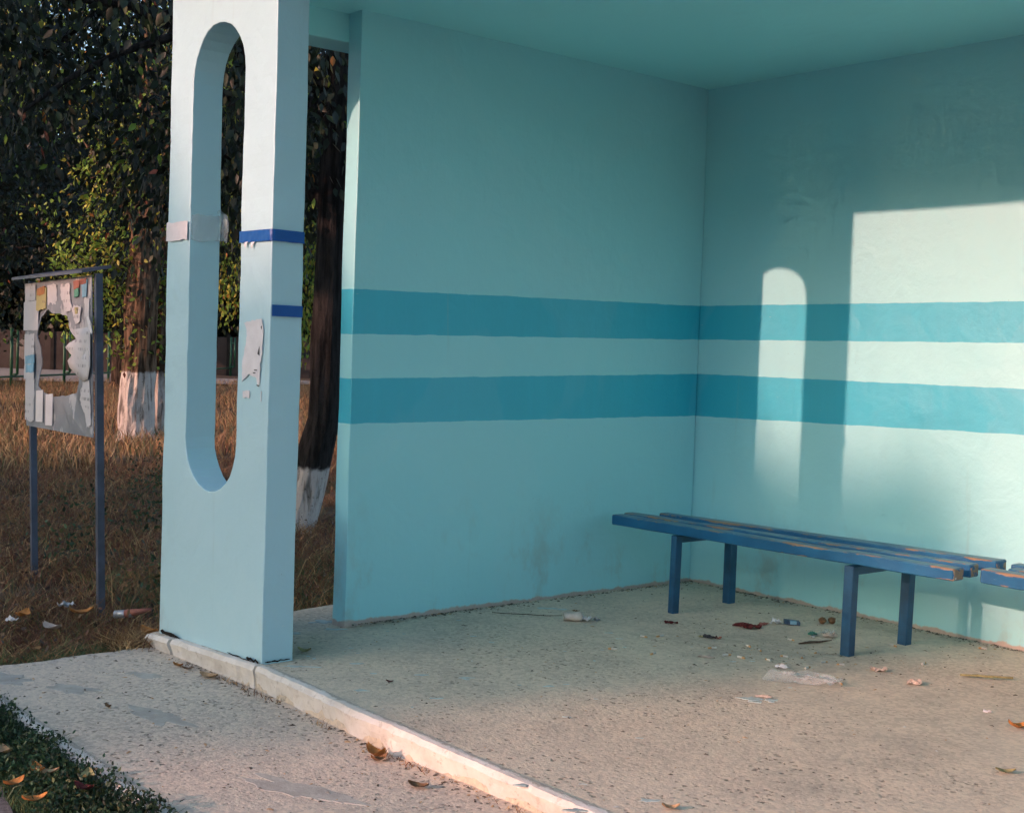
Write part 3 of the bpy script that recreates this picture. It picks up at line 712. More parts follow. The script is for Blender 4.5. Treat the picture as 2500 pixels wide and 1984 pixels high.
L_yel = leafmat('leaf_yellow', (0.42, 0.40, 0.06), 0.35); L_org = leafmat('leaf_orange', (0.34, 0.14, 0.03), 0.25); L_red = leafmat('leaf_red_brown', (0.20, 0.055, 0.03), 0.2)
L_deep = leafmat('leaf_deep_shade_green', (0.012, 0.018, 0.011), 0.15)
LEAFT = np.array([(0, 0, 0), (-0.26, 0.36, 0.05), (0.26, 0.36, 0.05), (0, 0.45, -0.03), (-0.17, 0.72, 0.03), (0.17, 0.72, 0.03), (0, 1.0, 0.02)])
LEAFF = np.array([(0, 2, 3), (0, 3, 1), (1, 3, 4), (3, 2, 5), (4, 3, 6), (3, 5, 6)])
def leaves(name, P, size, mats, weights, parent, droop=0.6, seed=1, quad=False, cat_idx=None):
    r = np.random.default_rng(seed); n = len(P)
    d = r.normal(size=(n, 3)); d[:, 2] -= droop*2.2; d /= np.linalg.norm(d, axis=1)[:, None]
    a = r.normal(size=(n, 3)); s = np.cross(d, a); s /= np.linalg.norm(s, axis=1)[:, None]; nn = np.cross(s, d)
    sz = size*r.uniform(0.6, 1.25, n)
    T = LEAFT if not quad else np.array([(-0.5, 0, 0), (0.5, 0, 0), (0.45, 1, 0.1), (-0.45, 1, -0.1)]); Fq = LEAFF if not quad else np.array([(0, 1, 2, 3)])
    V = P[:, None, :] + sz[:, None, None]*(T[None, :, 0, None]*s[:, None, :] + T[None, :, 1, None]*d[:, None, :] + T[None, :, 2, None]*nn[:, None, :])
    Fc = (Fq[None] + (np.arange(n)*len(T))[:, None, None]).reshape(-1, Fq.shape[1])
    w = np.array(weights, float); mi = r.choice(len(mats), n, p=w/w.sum()); mi = np.repeat(mi, len(Fq))
    return fast(name, V.reshape(-1, 3), Fc, mats, parent, mi)
def clusters(C, k, spread, seed=1):
    r = np.random.default_rng(seed); C = np.asarray(C, float)
    P = np.repeat(C, k, axis=0) + r.normal(size=(len(C)*k, 3))*np.asarray(spread)
    return P
def ellipsoid(c, rx, n, seed, hollow=0.35, thr=None, ns=0.6):
    r = np.random.default_rng(seed); out = []
    while len(out) < n:
        p = r.uniform(-1, 1, 3); q = np.linalg.norm(p)
        if q > 1 or q < hollow: continue
        w = np.array(c) + p*np.array(rx)
        if thr is not None and noise.noise(Vector(w)*ns + Vector((seed, 0, 0))) < thr: continue
        out.append(w)
    return np.array(out)
def bark(name, base=(0.10, 0.075, 0.055), white=None, zoff=0.0):
    m, t, b = mat(name, base, 0.95, 0.2)
    P = pos(t); x, y, z = sep(t, P)
    rd = nz(t, P, 22.0, 5, 0.6, (1, 1, 0.13)); n2 = nz(t, P, 50, 4)
    c = mix(t, rd.step(0.38, 0.62), tuple(q*0.32 for q in base), tuple(q*1.35 for q in base))
    if white:
        k = (z*-1.0 + (nz(t, P, 14, 4) - 0.5)*0.09).step(-white-0.02, -white+0.02)
        wc = mix(t, rd.step(0.30, 0.52), (0.14, 0.12, 0.105), (0.50, 0.455, 0.42)); c = mix(t, k*n2.step(0.25, 0.4), c, wc)
    setc(t, b, c); bump(t, b, rd + n2*0.3, 0.9, 0.03)
    return m
M_bark1 = bark('dark_bark_limed', (0.020, 0.018, 0.017), 0.32); M_bark2 = bark('ridged_bark_limed', (0.13, 0.085, 0.055), 0.78); M_bark = bark('plain_bark', (0.075, 0.055, 0.042))
def limb_path(a, b_, bend, n, seed):
    a, b_ = Vector(a), Vector(b_); out = []
    for i in range(n+1):
        t = i/n; p = a.lerp(b_, t) + Vector((0, 0, bend*math.sin(math.pi*t))) + (b_-a).length*0.05*math.sin(math.pi*t)*noise.noise_vector(Vector((seed, t*3, 0)))
        out.append(p)
    return out
def tree(name, label, trunk_pts, trunk_r, limbs, bm_, leafpts, size, mats, weights, droop, seed, group=None, quad=False, seg=20, ridge=0.16):
    base = Vector(trunk_pts[0]); t = empty(name, base); inv = Matrix.Translation(-base)
    tag(t, label, 'tree', group)
    dense = []; rr = []
    for i in range(len(trunk_pts)-1):
        k = max(2, int((Vector(trunk_pts[i+1])-Vector(trunk_pts[i])).length/0.12)) if ridge > 0.1 else 2
        for j in range(k): dense.append(Vector(trunk_pts[i]).lerp(Vector(trunk_pts[i+1]), j/k)); rr.append(lerp(trunk_r[i], trunk_r[i+1], j/k))
    dense.append(Vector(trunk_pts[-1])); rr.append(trunk_r[-1])
    vf = [tube(dense, rr, seg, ridge, seed)]
    for i, (a, b_, r0, r1) in enumerate(limbs):
        p = limb_path(a, b_, 0.15, 6, seed+i); vf.append(tube(p, [lerp(r0, r1, k/6) for k in range(7)], 7))
    v, f = join(vf); o = pydata('trunk', v, f, bm_, t, smooth=False); o.matrix_parent_inverse = inv
    c = leaves('crown', leafpts, size, mats, weights, t, droop, seed, quad); c.matrix_parent_inverse = inv
    return t
MATS = [L_deep, L_dark, L_green, L_lime, L_yel, L_org, L_red]

# --- near tree behind the shelter, seen through the slots and at top left
BASE1 = Vector((-3.62, -0.40, -0.16)); RT = Vector((0.641, 0.767, 0))
tp = [BASE1, BASE1+RT*0.10+Vector((0, 0, 0.4)), BASE1+RT*0.20+Vector((0, 0, 0.85)), BASE1+RT*0.215+Vector((0, 0, 1.9)), BASE1+RT*0.25+Vector((0, 0, 3.4)), BASE1+RT*0.1+Vector((0, 0, 5.2))]
r1 = np.random.default_rng(3); cl = []
def lowz(x, y): return 2.05 + 0.45*noise.noise(Vector((x*0.5, y*0.5, 1))) + 0.12*abs(x+5)
while len(cl) < 1500:
    x, y, z = r1.uniform(-9.5, -2.0), r1.uniform(-3.4, 3.6), r1.uniform(1.7, 6.4)
    if ((x+5.2)/4.6)**2 + ((y-0.2)/3.7)**2 + ((z-4.6)/2.9)**2 > 1: continue
    _dx, _dy = x-4.91, y+5.45; _dep = -0.766*_dx+0.642*_dy; _u = (0.641*_dx+0.767*_dy)/_dep
    if _u < -0.285 and z < 1.25 + (0.155 if _u < -0.31 else 0.155-3.0*(_u+0.31))*_dep: continue
    if z < lowz(x, y) or noise.noise(Vector((x*0.9, y*0.9, z*0.9))) < -0.22: continue
    cl.append((x, y, z))
limbs = []
for i in range(16):
    c = cl[i*60]; a = tp[3].lerp(tp[5], r1.uniform(0.1, 0.9)); limbs.append((a, c, 0.055, 0.012))
tree('leafy_tree', 'dark leafy tree with limed trunk base rising just behind the shelter wall', tp, [0.155, 0.13, 0.118, 0.115, 0.10, 0.05], limbs, M_bark1,
     clusters(cl, 34, (0.22, 0.22, 0.24), 5), 0.085, MATS, [48, 36, 12, 1.2, 0.5, 0.35, 0.4], 0.9, 5)
# --- limed pair of trunks in the sunny strip, leafy shoots round the stems
def shoots(cx, cy, z0, z1, rx, n, seed, k=26, sp=0.12):
    r = np.random.default_rng(seed); c = []
    while len(c) < n:
        p = np.array((r.normal(cx, rx*0.55), r.normal(cy, rx*0.55), r.uniform(z0, z1)))
        if noise.noise(Vector(p)*1.6 + Vector((seed, 0, 0))) > -0.15: c.append(p)
    return clusters(c, k, (sp, sp, sp*1.2), seed)
B2 = Vector((-12.35, 2.20, -0.2)); B3 = Vector((-12.75, 2.72, -0.2))
up2 = ellipsoid((-12.9, 2.4, 6.6), (3.0, 3.0, 2.9), 420, 21, 0.2, -0.1)
lp = np.concatenate([shoots(-12.7, 2.05, 2.2, 4.4, 0.75, 95, 31), shoots(-12.95, 1.75, 1.35, 3.0, 0.55, 60, 32), shoots(-12.45, 2.35, 1.0, 2.6, 0.34, 34, 33), clusters(up2, 30, (0.3, 0.3, 0.3), 22)])
tree('leafy_tree', 'tree with sunlit yellow-green shoots and limed ridged trunk left of the pillar', [B2, B2+Vector((-0.03, 0.02, 0.6)), B2+Vector((-0.02, 0.05, 1.8)), B2+Vector((-0.15, 0.2, 3.6)), B2+Vector((-0.3, 0.2, 6.5))], [0.27, 0.235, 0.22, 0.19, 0.1],
     [(B2+Vector((-0.1, 0.1, 2.6)), (-13.4, 1.7, 4.2), 0.06, 0.02), (B2+Vector((-0.1, 0.1, 3.2)), (-11.9, 3.0, 5.2), 0.06, 0.02)], M_bark2, lp, 0.085, MATS, [3, 8, 22, 46, 18, 1.5, 1], 0.35, 7, seg=28, ridge=0.22)
up3 = ellipsoid((-14.6, 4.6, 6.2), (3.0, 3.2, 3.2), 380, 23, 0.2, -0.1)
tree('leafy_tree', 'darker limed trunk standing in shade behind the ridged one', [B3, B3+Vector((0, 0, 1.0)), B3+Vector((-0.05, 0.1, 3.0)), B3+Vector((-0.8, 0.9, 6.0))], [0.24, 0.20, 0.18, 0.1],
     [(B3+Vector((0, 0, 2.8)), (-14.5, 5.0, 5.0), 0.06, 0.02)], M_bark2, clusters(up3, 30, (0.3, 0.3, 0.3), 24), 0.09, MATS, [30, 40, 16, 5, 3, 1, 1], 0.5, 8, seg=24, ridge=0.2)
# --- trees further back, dark masses with a few gaps
def backtree(bx, by, h, rx, n, k, size, label, seed, weights, crown_z=None, group='trees behind the field', hz=None, quad=False, thr=-0.2, droop=0.5, hollow=0.25):
    cz = crown_z if crown_z else h*0.62; hz = hz or h*0.45
    C = ellipsoid((bx, by, cz), (rx, rx, hz), n, seed, hollow, thr, 0.45)
    limbs = [((bx, by, cz-hz*0.5), tuple(C[i*7]), 0.07, 0.02) for i in range(5)]
    return tree('leafy_tree', label, [(bx, by, -0.25), (bx+0.05, by, cz*0.4), (bx+0.1, by+0.1, cz)], [0.24, 0.19, 0.08], limbs, M_bark, clusters(C, k, (0.3, 0.3, 0.3), seed+1), size, MATS, weights, droop, seed, group, quad, seg=10, ridge=0.05)
WD = [55, 36, 7, 0.8, 0.4, 0.3, 0.3]
backtree(-18.2, 1.2, 9.5, 3.2, 420, 26, 0.11, 'dark tree at far left of the field behind the notice board', 41, WD, 6.0, hz=3.6)
backtree(-21.0, 6.0, 10, 4.0, 420, 24, 0.13, 'tall dark tree between the notice board and the limed trunks', 43, WD, 6.6, hz=4.3)
backtree(-24.0, 13.0, 11, 4.2, 420, 24, 0.14, 'tall dark tree behind the limed trunks', 45, WD, 6.6, hz=4.6)
backtree(-27.5, 4.6, 9, 3.2, 380, 22, 0.15, 'low dark tree filling the far left behind the railing', 49, WD, 4.4, hz=3.6)
backtree(-30.0, 9.5, 9, 3.2, 380, 22, 0.15, 'low dark tree behind the railing beside the notice board', 51, WD, 5.0, hz=3.4)
backtree(-15.0, 10.5, 9, 3.6, 380, 26, 0.11, 'dark tree behind the shelter seen through the pillar slot', 47, WD, 5.8, hz=3.8)
# drooping yellow tree seen through the slot and the gap
dr = np.random.default_rng(60); DC = []
for sx, sy, z0, z1 in [(-13.32, 4.02, 1.75, 3.6), (-13.15, 4.2, 1.55, 3.4), (-13.5, 3.85, 2.0, 3.8), (-12.55, 4.92, 0.85, 3.2), (-12.65, 4.8, 1.2, 3.4), (-12.45, 5.05, 1.1, 3.4), (-12.9, 4.5, 2.2, 4.0), (-12.3, 5.3, 1.6, 3.8), (-13.7, 3.6, 2.6, 4.0)]:
    for j in range(34):
        z = dr.uniform(z0, z1); DC.append((sx + dr.normal(0, 0.17), sy + dr.normal(0, 0.17), z))
tree('leafy_tree', 'yellowing tree with hanging branches seen through the gap beside the dark trunk', [(-12.95, 4.72, -0.25), (-12.93, 4.65, 2.4), (-12.9, 4.6, 4.2)], [0.09, 0.07, 0.03], [((-12.9, 4.6, 3.4), (-13.4, 3.9, 3.9), 0.03, 0.01), ((-12.9, 4.6, 3.4), (-12.4, 5.1, 3.6), 0.03, 0.01)], M_bark,
     clusters(DC, 20, (0.09, 0.09, 0.16), 61), 0.08, MATS, [1, 4, 20, 45, 26, 4, 1], 1.4, 9, seg=8, ridge=0.05)
WALL0 = np.array((-51.5, 11.2)); WALLR = np.array((0.6405, 0.768)); WALLN = np.array((0.768, -0.6405))
# wood beyond the wall: one row of separate dense trees
for i, (x, y, h) in enumerate([(-60, 8, 15), (-57, 15, 17), (-54, 21, 15), (-51, 27, 17), (-47, 32, 15), (-43, 37, 17), (-63, 1, 16)]):
    backtree(x, y, h, 5.0, 380, 20, 0.42, 'dense tree in the row beyond the panel wall', 70+i*2, WD, h*0.5, 'trees beyond the panel wall', hz=h*0.5, quad=True, thr=-0.5, hollow=0.1)
for i in range(11):
    p = WALL0 + WALLR*(i*2.9-7) - WALLN*(2.6+0.8*math.sin(i*2.3))
    backtree(p[0], p[1], 6.5, 2.3, 260, 16, 0.26, ['bushy dark tree just behind the panel wall'][0], 230+i*2, WD, 3.6, 'bushy trees behind the panel wall', hz=3.4, quad=True, thr=-0.8, hollow=0.0)
# unseen trees added left of the picture for shade; those across the road shade the field and the lower part of the shelter
for i, (x, y, h, rx, cz, hz) in enumerate([(-7.6, -9.5, 11, 3.3, 7.2, 3.4), (-20.5, -6.5, 11, 3.2, 8.0, 3.6), (-26, -2.5, 12, 3.4, 8.4, 4.0), (-32.5, -1.0, 12, 4.0, 8.6, 4.0), (-38, 1.5, 13, 4.4, 9, 4.4), (-47, 4, 14, 4.6, 9.5, 4.6)]):
    backtree(x, y, h, rx, 300, 16, 0.30, 'unseen shade tree added left of the notice board', 90+i*2, WD, cz, 'added shade trees outside the view', hz=hz, quad=True, thr=-0.6, hollow=0.1)
SHY = -47.0
def acrosstree(sx, top_w, rx, hz, n, k, seed, dy=0.0):
    x = sx + 0.19*SHY; top = top_w - 0.278*(SHY+dy)
    backtree(x, SHY+dy, top, rx, n, k, 0.42, 'unseen tree in the row across the road', seed, WD, top-hz, 'street trees across the road', hz=hz, quad=True, thr=-0.8, hollow=0.0)
for i, sx in enumerate(np.arange(-64, -8, 4.6)):
    acrosstree(sx, 0.15 + 0.3*math.sin(i*2.1), 3.2, 6.2, 300, 14, 130+i*2, 1.2*math.sin(i*1.3))
for i, (sx, tw) in enumerate([(3.4, -1.5), (7.5, -1.0), (12, 0.4), (17, 0.8), (22, 0.3), (27, 1.2), (33, 0.6), (39, 0.9)]): acrosstree(sx, tw, 3.0, 6.0, 300, 14, 200+i*2, 1.3*math.sin(i*1.9))  # unseen trees added to the right to keep low sky off the back wall
acrosstree(-6.0, 0.45, 3.0, 6.0, 330, 16, 180); acrosstree(-2.7, 0.85, 2.4, 4.5, 330, 14, 182, 1.0); acrosstree(0.0, 0.58, 1.2, 0.85, 170, 10, 184, -1.0)

# ------------------------------------------------------------------ field: dry grass, weeds
G_dry = leafmat('dry_grass', (0.28, 0.155, 0.07), 0.15, 0.4); G_pale = leafmat('pale_straw', (0.46, 0.32, 0.16), 0.15, 0.3); G_rust = leafmat('rusty_grass', (0.13, 0.055, 0.032), 0.1, 0.4); G_grn = leafmat('field_green', (0.10, 0.12, 0.045), 0.2, 0.4)
G_weed = leafmat('weed_green', (0.035, 0.075, 0.035), 0.2, 0.4)
P_DEAD = leafmat('dead_brown', (0.055, 0.032, 0.022), 0.05, 0.4)
def blades(name, P, hgt, wid, mats, weights, seed, lean=0.5, parent=None, kind=None, label=None, cat=None):
    r = np.random.default_rng(seed); n = len(P)
    a = r.uniform(0, 2*np.pi, n); d = np.stack([np.cos(a), np.sin(a), np.zeros(n)], 1); s = np.stack([-np.sin(a+1.3), np.cos(a+1.3), np.zeros(n)], 1)
    h = hgt*r.uniform(0.35, 1.35, n); l = lean*r.uniform(0.05, 1.0, n)*h; w = wid*r.uniform(0.6, 1.4, n)
    up = np.array((0, 0, 1.0))
    def pt(t, wd): return P + d*(l*t*t)[:, None] + up*(h*(t - 0.25*t*t*lean))[:, None] + s*(w*wd)[:, None]
    V = np.stack([pt(0, -0.5), pt(0, 0.5), pt(0.5, 0.42), pt(0.5, -0.42), pt(1.0, 0.0)], 1).reshape(-1, 3)
    o = np.arange(n)*5; F1 = np.stack([o, o+1, o+2], 1); F2 = np.stack([o, o+2, o+3], 1); F3 = np.stack([o+3, o+2, o+4], 1)
    Fc = np.stack([F1, F2, F3], 1).reshape(-1, 3)
    ww = np.array(weights, float); mi = np.repeat(r.choice(len(mats), n, p=ww/ww.sum()), 3)
    ob = fast(name, V, Fc, mats, parent, mi); tag(ob, label, cat, None, kind); return ob
def field(n, x0, x1, seed, patch=1.2, thr=-0.15):
    r = np.random.default_rng(seed); out = []
    CX, CY = 4.91, -5.45
    while len(out) < n:
        m = 4000; x = r.uniform(x0, x1, m)
        # wedge seen by the camera plus a margin
        d = CX - x; ylo = CY + d*0.25; yhi = CY + d*0.88
        y = r.uniform(0, 1, m)*(yhi-ylo) + ylo
        for a, b_ in zip(x, y):
            if a > -0.50 and not (b_ < -2.9): continue
            if a > -0.47: continue
            if b_ < -4.0 and a > -3: continue
            k = noise.noise(Vector((a*patch, b_*patch, seed)))
            if k < thr and r.random() < 0.75: continue
            out.append((a, b_, -0.19))
    return np.array(out[:n])
blades('dry_grass', field(90000, -9, -0.47, 1), 0.16, 0.006, [G_dry, G_rust, G_pale, G_grn], [30, 52, 6, 12], 2, 1.1, kind='stuff', label='dry reddish brown grass around the notice board', cat='grass')  # rust-heavy mix puts the near field's shade into the blade colour
blades('dry_grass', field(52000, -34, -8.5, 3, 0.5), 0.27, 0.014, [G_dry, G_rust, G_pale, G_grn], [46, 14, 28, 12], 4, 0.7, kind='stuff', label='golden dry grass in the sunny strip by the limed trunks', cat='grass')  # paler mix puts the strip's sunlight into the blade colour
# bent stalks near the edge
sp = field(700, -3.2, -0.48, 6, 2.0, 0.05); blades('dry_stalks', sp[:420], 0.42, 0.004, [G_dry, G_pale, G_rust], [3, 3, 2], 7, 1.3, kind='stuff', label='tall bent dry stalks beside the pavement', cat='grass')
fc = field(5200, -8, -0.48, 16, 1.5, 0.0); fc[:, 2] += 0.04 + 0.13*np.random.default_rng(3).random(len(fc))
tag(leaves('seed_heads', fc, 0.028, [G_rust, P_DEAD, G_dry], [4, 5, 2], None, 0.1, 34), 'dark dried seed heads and dead leaves among the grass', 'weeds', None, 'stuff')
# tuft at the pillar's left foot and along the slab edge
r5 = np.random.default_rng(8)
tuft = np.stack([r5.normal(-0.53, 0.055, 900), r5.uniform(-3.12, -2.86, 900), np.full(900, -0.16)], 1)
blades('grass_tuft', tuft, 0.16, 0.005, [G_pale, G_dry, G_rust], [3, 5, 2], 9, 1.2, kind='stuff', label='dry straw tuft at the foot of the pillar', cat='grass')
edge = np.stack([r5.normal(-0.56, 0.06, 3600), r5.uniform(-4.0, -2.95, 3600), np.full(3600, -0.16)], 1)
blades('edge_grass', edge, 0.085, 0.006, [G_weed, G_grn, G_dry], [5, 4, 3], 10, 1.1, kind='stuff', label='short green grass along the pavement side', cat='grass')
gp = np.stack([r5.uniform(-2.2, -0.52, 5200), r5.uniform(-2.7, 0.8, 5200), np.full(5200, -0.17)], 1)
blades('green_grass', gp, 0.17, 0.006, [G_grn, G_weed, G_dry], [6, 3, 3], 12, 1.0, kind='stuff', label='greener grass between the shelter and the dark trunk', cat='grass')
# leafy weeds in the strip beside the road and in the field
wc = []
r6 = np.random.default_rng(14)
while len(wc) < 1500:
    x = r6.uniform(-0.9, 2.6); y = r6.uniform(-4.30, -3.83)
    ylow = -4.10 + 0.10*noise.noise(Vector((x*3, 0, 2))) - 0.05*(x-1)
    if y < ylow or noise.noise(Vector((x*5, y*5, 8))) < -0.35: continue
    wc.append((x, y, r6.uniform(-0.13, -0.085 + 0.05*max(0, noise.noise(Vector((x*4, y*4, 1)))))))
tag(leaves('weeds', clusters(wc, 20, (0.024, 0.024, 0.013), 15), 0.017, [G_weed, L_dark, G_grn], [6, 3, 1], None, -0.3, 16), 'low dark green weeds between pavement and asphalt', 'weeds', None, 'stuff')
wb = np.stack([r6.uniform(-0.8, 2.4, 6500), r6.uniform(-4.12, -3.84, 6500), np.full(6500, -0.145)], 1)
blades('weed_grass', wb, 0.085, 0.004, [G_weed, G_grn], [4, 1], 17, 1.1, kind='stuff', label='fine green grass among the roadside weeds', cat='grass')
fw = []
for cx, cy in [(-1.9, -2.0), (-2.3, -1.7), (-5.6, -0.6), (-6.4, -0.3), (-2.9, -2.5), (-1.1, -2.6), (-3.8, -1.5), (-9.0, 1.2), (-4.6, -1.6)]:
    for j in range(22): fw.append((cx + r6.normal(0, 0.13), cy + r6.normal(0, 0.13), r6.uniform(-0.1, 0.12)))
tag(leaves('field_weeds', clusters(fw, 7, (0.05, 0.05, 0.05), 18), 0.036, [G_weed, L_green, L_dark], [4, 3, 2], None, -0.1, 19), 'scattered green weeds in the dry field', 'weeds', None, 'stuff')

# ------------------------------------------------------------------ far side: path, fence, wall, car, shed
tag(pydata('path', [(p[0], p[1], -0.085) for p in [(-36, -2), (-33.9, 5.8), (-33.0, 9.0), (-32.9, 11), (-32.2, 14), (-32.6, 17), (-32.3, 19.4), (-31, 26), (-34, 27), (-35.2, 21.2), (-36.5, 19.2), (-37.7, 16.6), (-41.7, 14.3), (-45.5, 13.8), (-48.6, 10.1), (-52, 2)]], [tuple(range(16))], M_path), kind='structure')
M_green = plain('green_paint', (0.018, 0.10, 0.05), 0.5, 0.5, 0.2, 6, 0.2)
fence = empty('railing', (-29.07, 6.27, -0.15)); tag(fence, 'green railing with double tube posts across the field', 'railing'); finv = Matrix.Translation(-fence.location)
FD = Vector((-2.4, 2.3, 0)); F0 = Vector((-29.07, 6.27, -0.2)); FS = Vector((0.69, 0.72, 0))
for i in range(-1, 7):
    p = F0 + FD*i; parts = [tube([p - FS*0.06, p - FS*0.06 + Vector((0, 0, 1.62))], [0.042, 0.042], 8), tube([p + FS*0.10 + Vector((0, 0, 0.42)), p + FS*0.10 + Vector((0, 0, 1.60))], [0.036, 0.036], 8),
             tube([p - FS*0.06 + Vector((0, 0, 0.42)), p + FS*0.10 + Vector((0, 0, 0.42))], [0.03, 0.03], 6), tube([p - FS*0.06 + Vector((0, 0, 1.38)), p + FS*0.10 + Vector((0, 0, 1.38))], [0.03, 0.03], 6)]
    v, f = join(parts); o = pydata('post', v, f, M_green, fence, smooth=True); o.matrix_parent_inverse = finv
    if i < 6:
        v, f = tube([p + Vector((0, 0, 0.36)), p + FD + Vector((0, 0, 0.36))], [0.03, 0.03], 6); o = pydata('rail', v, f, M_green, fence, smooth=True); o.matrix_parent_inverse = finv
M_pan = plain('wall_panel', (0.055, 0.044, 0.040), 0.95, 0.2, 0.2, 1.5, 0.4); M_orn = plain('pale_ornament', (0.17, 0.155, 0.14), 0.9, 0.2, 0.2, 4, 0.3); M_wpost = plain('wall_post', (0.025, 0.022, 0.02), 0.95, 0.2, 0.2, 3, 0.3)
WD0 = Vector((-51.5, 11.2, -0.2)); WDR = Vector((0.6405, 0.768, 0)); WDN = Vector((0.768, -0.6405, 0))
wall = empty('panel_wall', WD0); tag(wall, 'brown concrete panel wall with pale ornaments at the far side', 'wall'); winv = Matrix.Translation(-WD0)
def wb_(a0, a1, n0, n1, z0, z1):
    vf = boxvf((0, 0, 0), (1, 1, 1)); return [WD0 + WDR*lerp(a0, a1, p.x) + WDN*lerp(n0, n1, p.y) + Vector((0, 0, lerp(z0, z1, p.z))) for p in vf[0]], vf[1]
for i in range(-3, 9):
    a = i*2.42 - 0.4
    v, f = wb_(a+0.07, a+2.35, -0.03, 0.03, 0, 1.62); o = pydata('panel', v, f, M_pan, wall); o.matrix_parent_inverse = winv; pan = o
    v, f = wb_(a-0.07, a+0.07, -0.08, 0.08, 0, 1.75); o = pydata('post', v, f, M_wpost, wall); o.matrix_parent_inverse = winv
    out = [(0.0, 0.42), (0.10, 0.50), (0.20, 0.56), (0.20, 0.72), (0.27, 0.85), (0.20, 0.98), (0.20, 1.16), (0.10, 1.22), (0, 1.32), (-0.10, 1.22), (-0.20, 1.16), (-0.20, 0.98), (-0.27, 0.85), (-0.20, 0.72), (-0.20, 0.56), (-0.10, 0.50)]
    V = [WD0 + WDR*(a+1.21+u) + WDN*l + Vector((0, 0, z)) for l in (0.03, 0.055) for u, z in out]; n = len(out)
    o = pydata('ornament', V, [tuple(range(n, 2*n))] + [(k, (k+1) % n, n+(k+1) % n, n+k) for k in range(n)], M_orn, pan)
# shed behind the wall
M_shed = plain('shed_wall', (0.035, 0.033, 0.037), 0.9, 0.3, 0.2, 2, 0.3); M_shedb = plain('shed_door_blue', (0.09, 0.11, 0.16), 0.6, 0.4, 0.1, 2, 0.1)
SH = WD0 + WDR*11.2 - WDN*5.0; shed = empty('shed', SH); tag(shed, 'grey shed with pale blue door behind the panel wall', 'shed'); sinv = Matrix.Translation(-SH)
def sb(a0, a1, n0, n1, z0, z1, nm, m):
    vf = boxvf((0, 0, 0), (1, 1, 1)); o = pydata(nm, [SH + WDR*lerp(a0, a1, p.x) + WDN*lerp(n0, n1, p.y) + Vector((0, 0, lerp(z0, z1, p.z))) for p in vf[0]], vf[1], m, shed); o.matrix_parent_inverse = sinv
sb(-3, 5, -3, 0, 0, 2.9, 'wall', M_shed); sb(-3.3, 5.3, -3.3, 0.4, 2.9, 3.06, 'roof', M_wpost); sb(-0.9, -0.55, 0.002, 0.06, 0.0, 2.7, 'door_frame', M_shedb); sb(-0.5, 0.7, 0.002, 0.03, 0.0, 2.4, 'door', M_wpost)
# parked car, mostly outside the left edge
M_car = mat('car_paint', (0.10, 0.012, 0.012), 0.3, 0.5)[0]; M_glass = mat('car_glass', (0.02, 0.025, 0.03), 0.08, 0.5)[0]; M_tyre = plain('tyre', (0.02, 0.02, 0.02), 0.9, 0.2, 0.2, 20, 0.1); M_rim = mat('wheel_rim', (0.62, 0.62, 0.64), 0.3, 0.5, 0.8)[0]; M_lamp = mat('lamp_glass', (0.6, 0.6, 0.62), 0.15, 0.5)[0]
car_o = Vector((-30.9, 4.55, -0.16)); car = empty('parked_car', car_o); tag(car, 'dark red car parked behind the green railing at the left edge', 'car'); cinv = Matrix.Translation(-car_o)
CD, CN = Vector((0.641, 0.767, 0)), Vector((0.767, -0.641, 0))
def CP(l, n, z): return car_o + CD*l + CN*n + Vector((0, 0, z))
prof = [(0.82, 0.28), (0.86, 0.45), (0.80, 0.62), (0.55, 0.74), (0.0, 0.82), (-0.35, 0.86), (-0.95, 1.30), (-1.3, 1.38), (-2.3, 1.38), (-2.8, 1.22), (-3.2, 0.90), (-3.45, 0.84), (-3.5, 0.5), (-3.42, 0.26)]
V, Fc = [], []; n = len(prof)
for nn, k in ((-0.80, 0.0), (-0.70, 1), (0.70, 1), (0.80, 0.0)):
    for l, z in prof:
        zz = z; inn = nn if z < 0.8 else nn*(1 - 0.18*(z-0.8)/0.6)
        V.append(CP(l*(0.985 if k == 0 else 1), inn, zz*(0.985 if k == 0 and z > 0.6 else 1)))
for r_ in range(3):
    for i in range(n): Fc.append((r_*n+i, r_*n+(i+1) % n, (r_+1)*n+(i+1) % n, (r_+1)*n+i))
Fc += [tuple(range(n))[::-1], tuple(3*n+i for i in range(n))]
o = pydata('body', V, Fc, M_car, car, smooth=False); o.matrix_parent_inverse = cinv
for poly in ([(-0.48, 0.88), (-0.98, 1.24), (-1.45, 1.30), (-1.45, 0.88)], [(-1.55, 0.88), (-1.55, 1.30), (-2.25, 1.30), (-2.75, 1.16), (-2.95, 0.90)]):
    V = [CP(l, 0.80*(1-0.18*max(0, z-0.8)/0.6)+0.008, z) for l, z in poly]; V += [p - CN*0.02 for p in V]; k = len(poly)
    o = pydata('window', V, [tuple(range(k))] + [(i, (i+1) % k, k+(i+1) % k, k+i) for i in range(k)], M_glass, car); o.matrix_parent_inverse = cinv
for l in (0.0, -2.55):
    for nn in (0.74, -0.74):
        v, f = tube([CP(l, nn-0.09, 0.30), CP(l, nn+0.09, 0.30)], [0.30, 0.30], 20); w_ = pydata('wheel', v, f, M_tyre, car); w_.matrix_parent_inverse = cinv
        s_ = 1 if nn > 0 else -1
        v, f = tube([CP(l, nn+s_*0.085, 0.30), CP(l, nn+s_*0.10, 0.30), CP(l, nn+s_*0.105, 0.30)], [0.20, 0.19, 0.06], 16); r_ = pydata('rim', v, f, M_rim, w_)
for nn in (0.55, -0.55):
    v, f = tube([CP(0.74, nn, 0.60), CP(0.85, nn, 0.58)], [0.12, 0.10], 12); o = pydata('headlight', v, f, M_lamp, car); o.matrix_parent_inverse = cinv
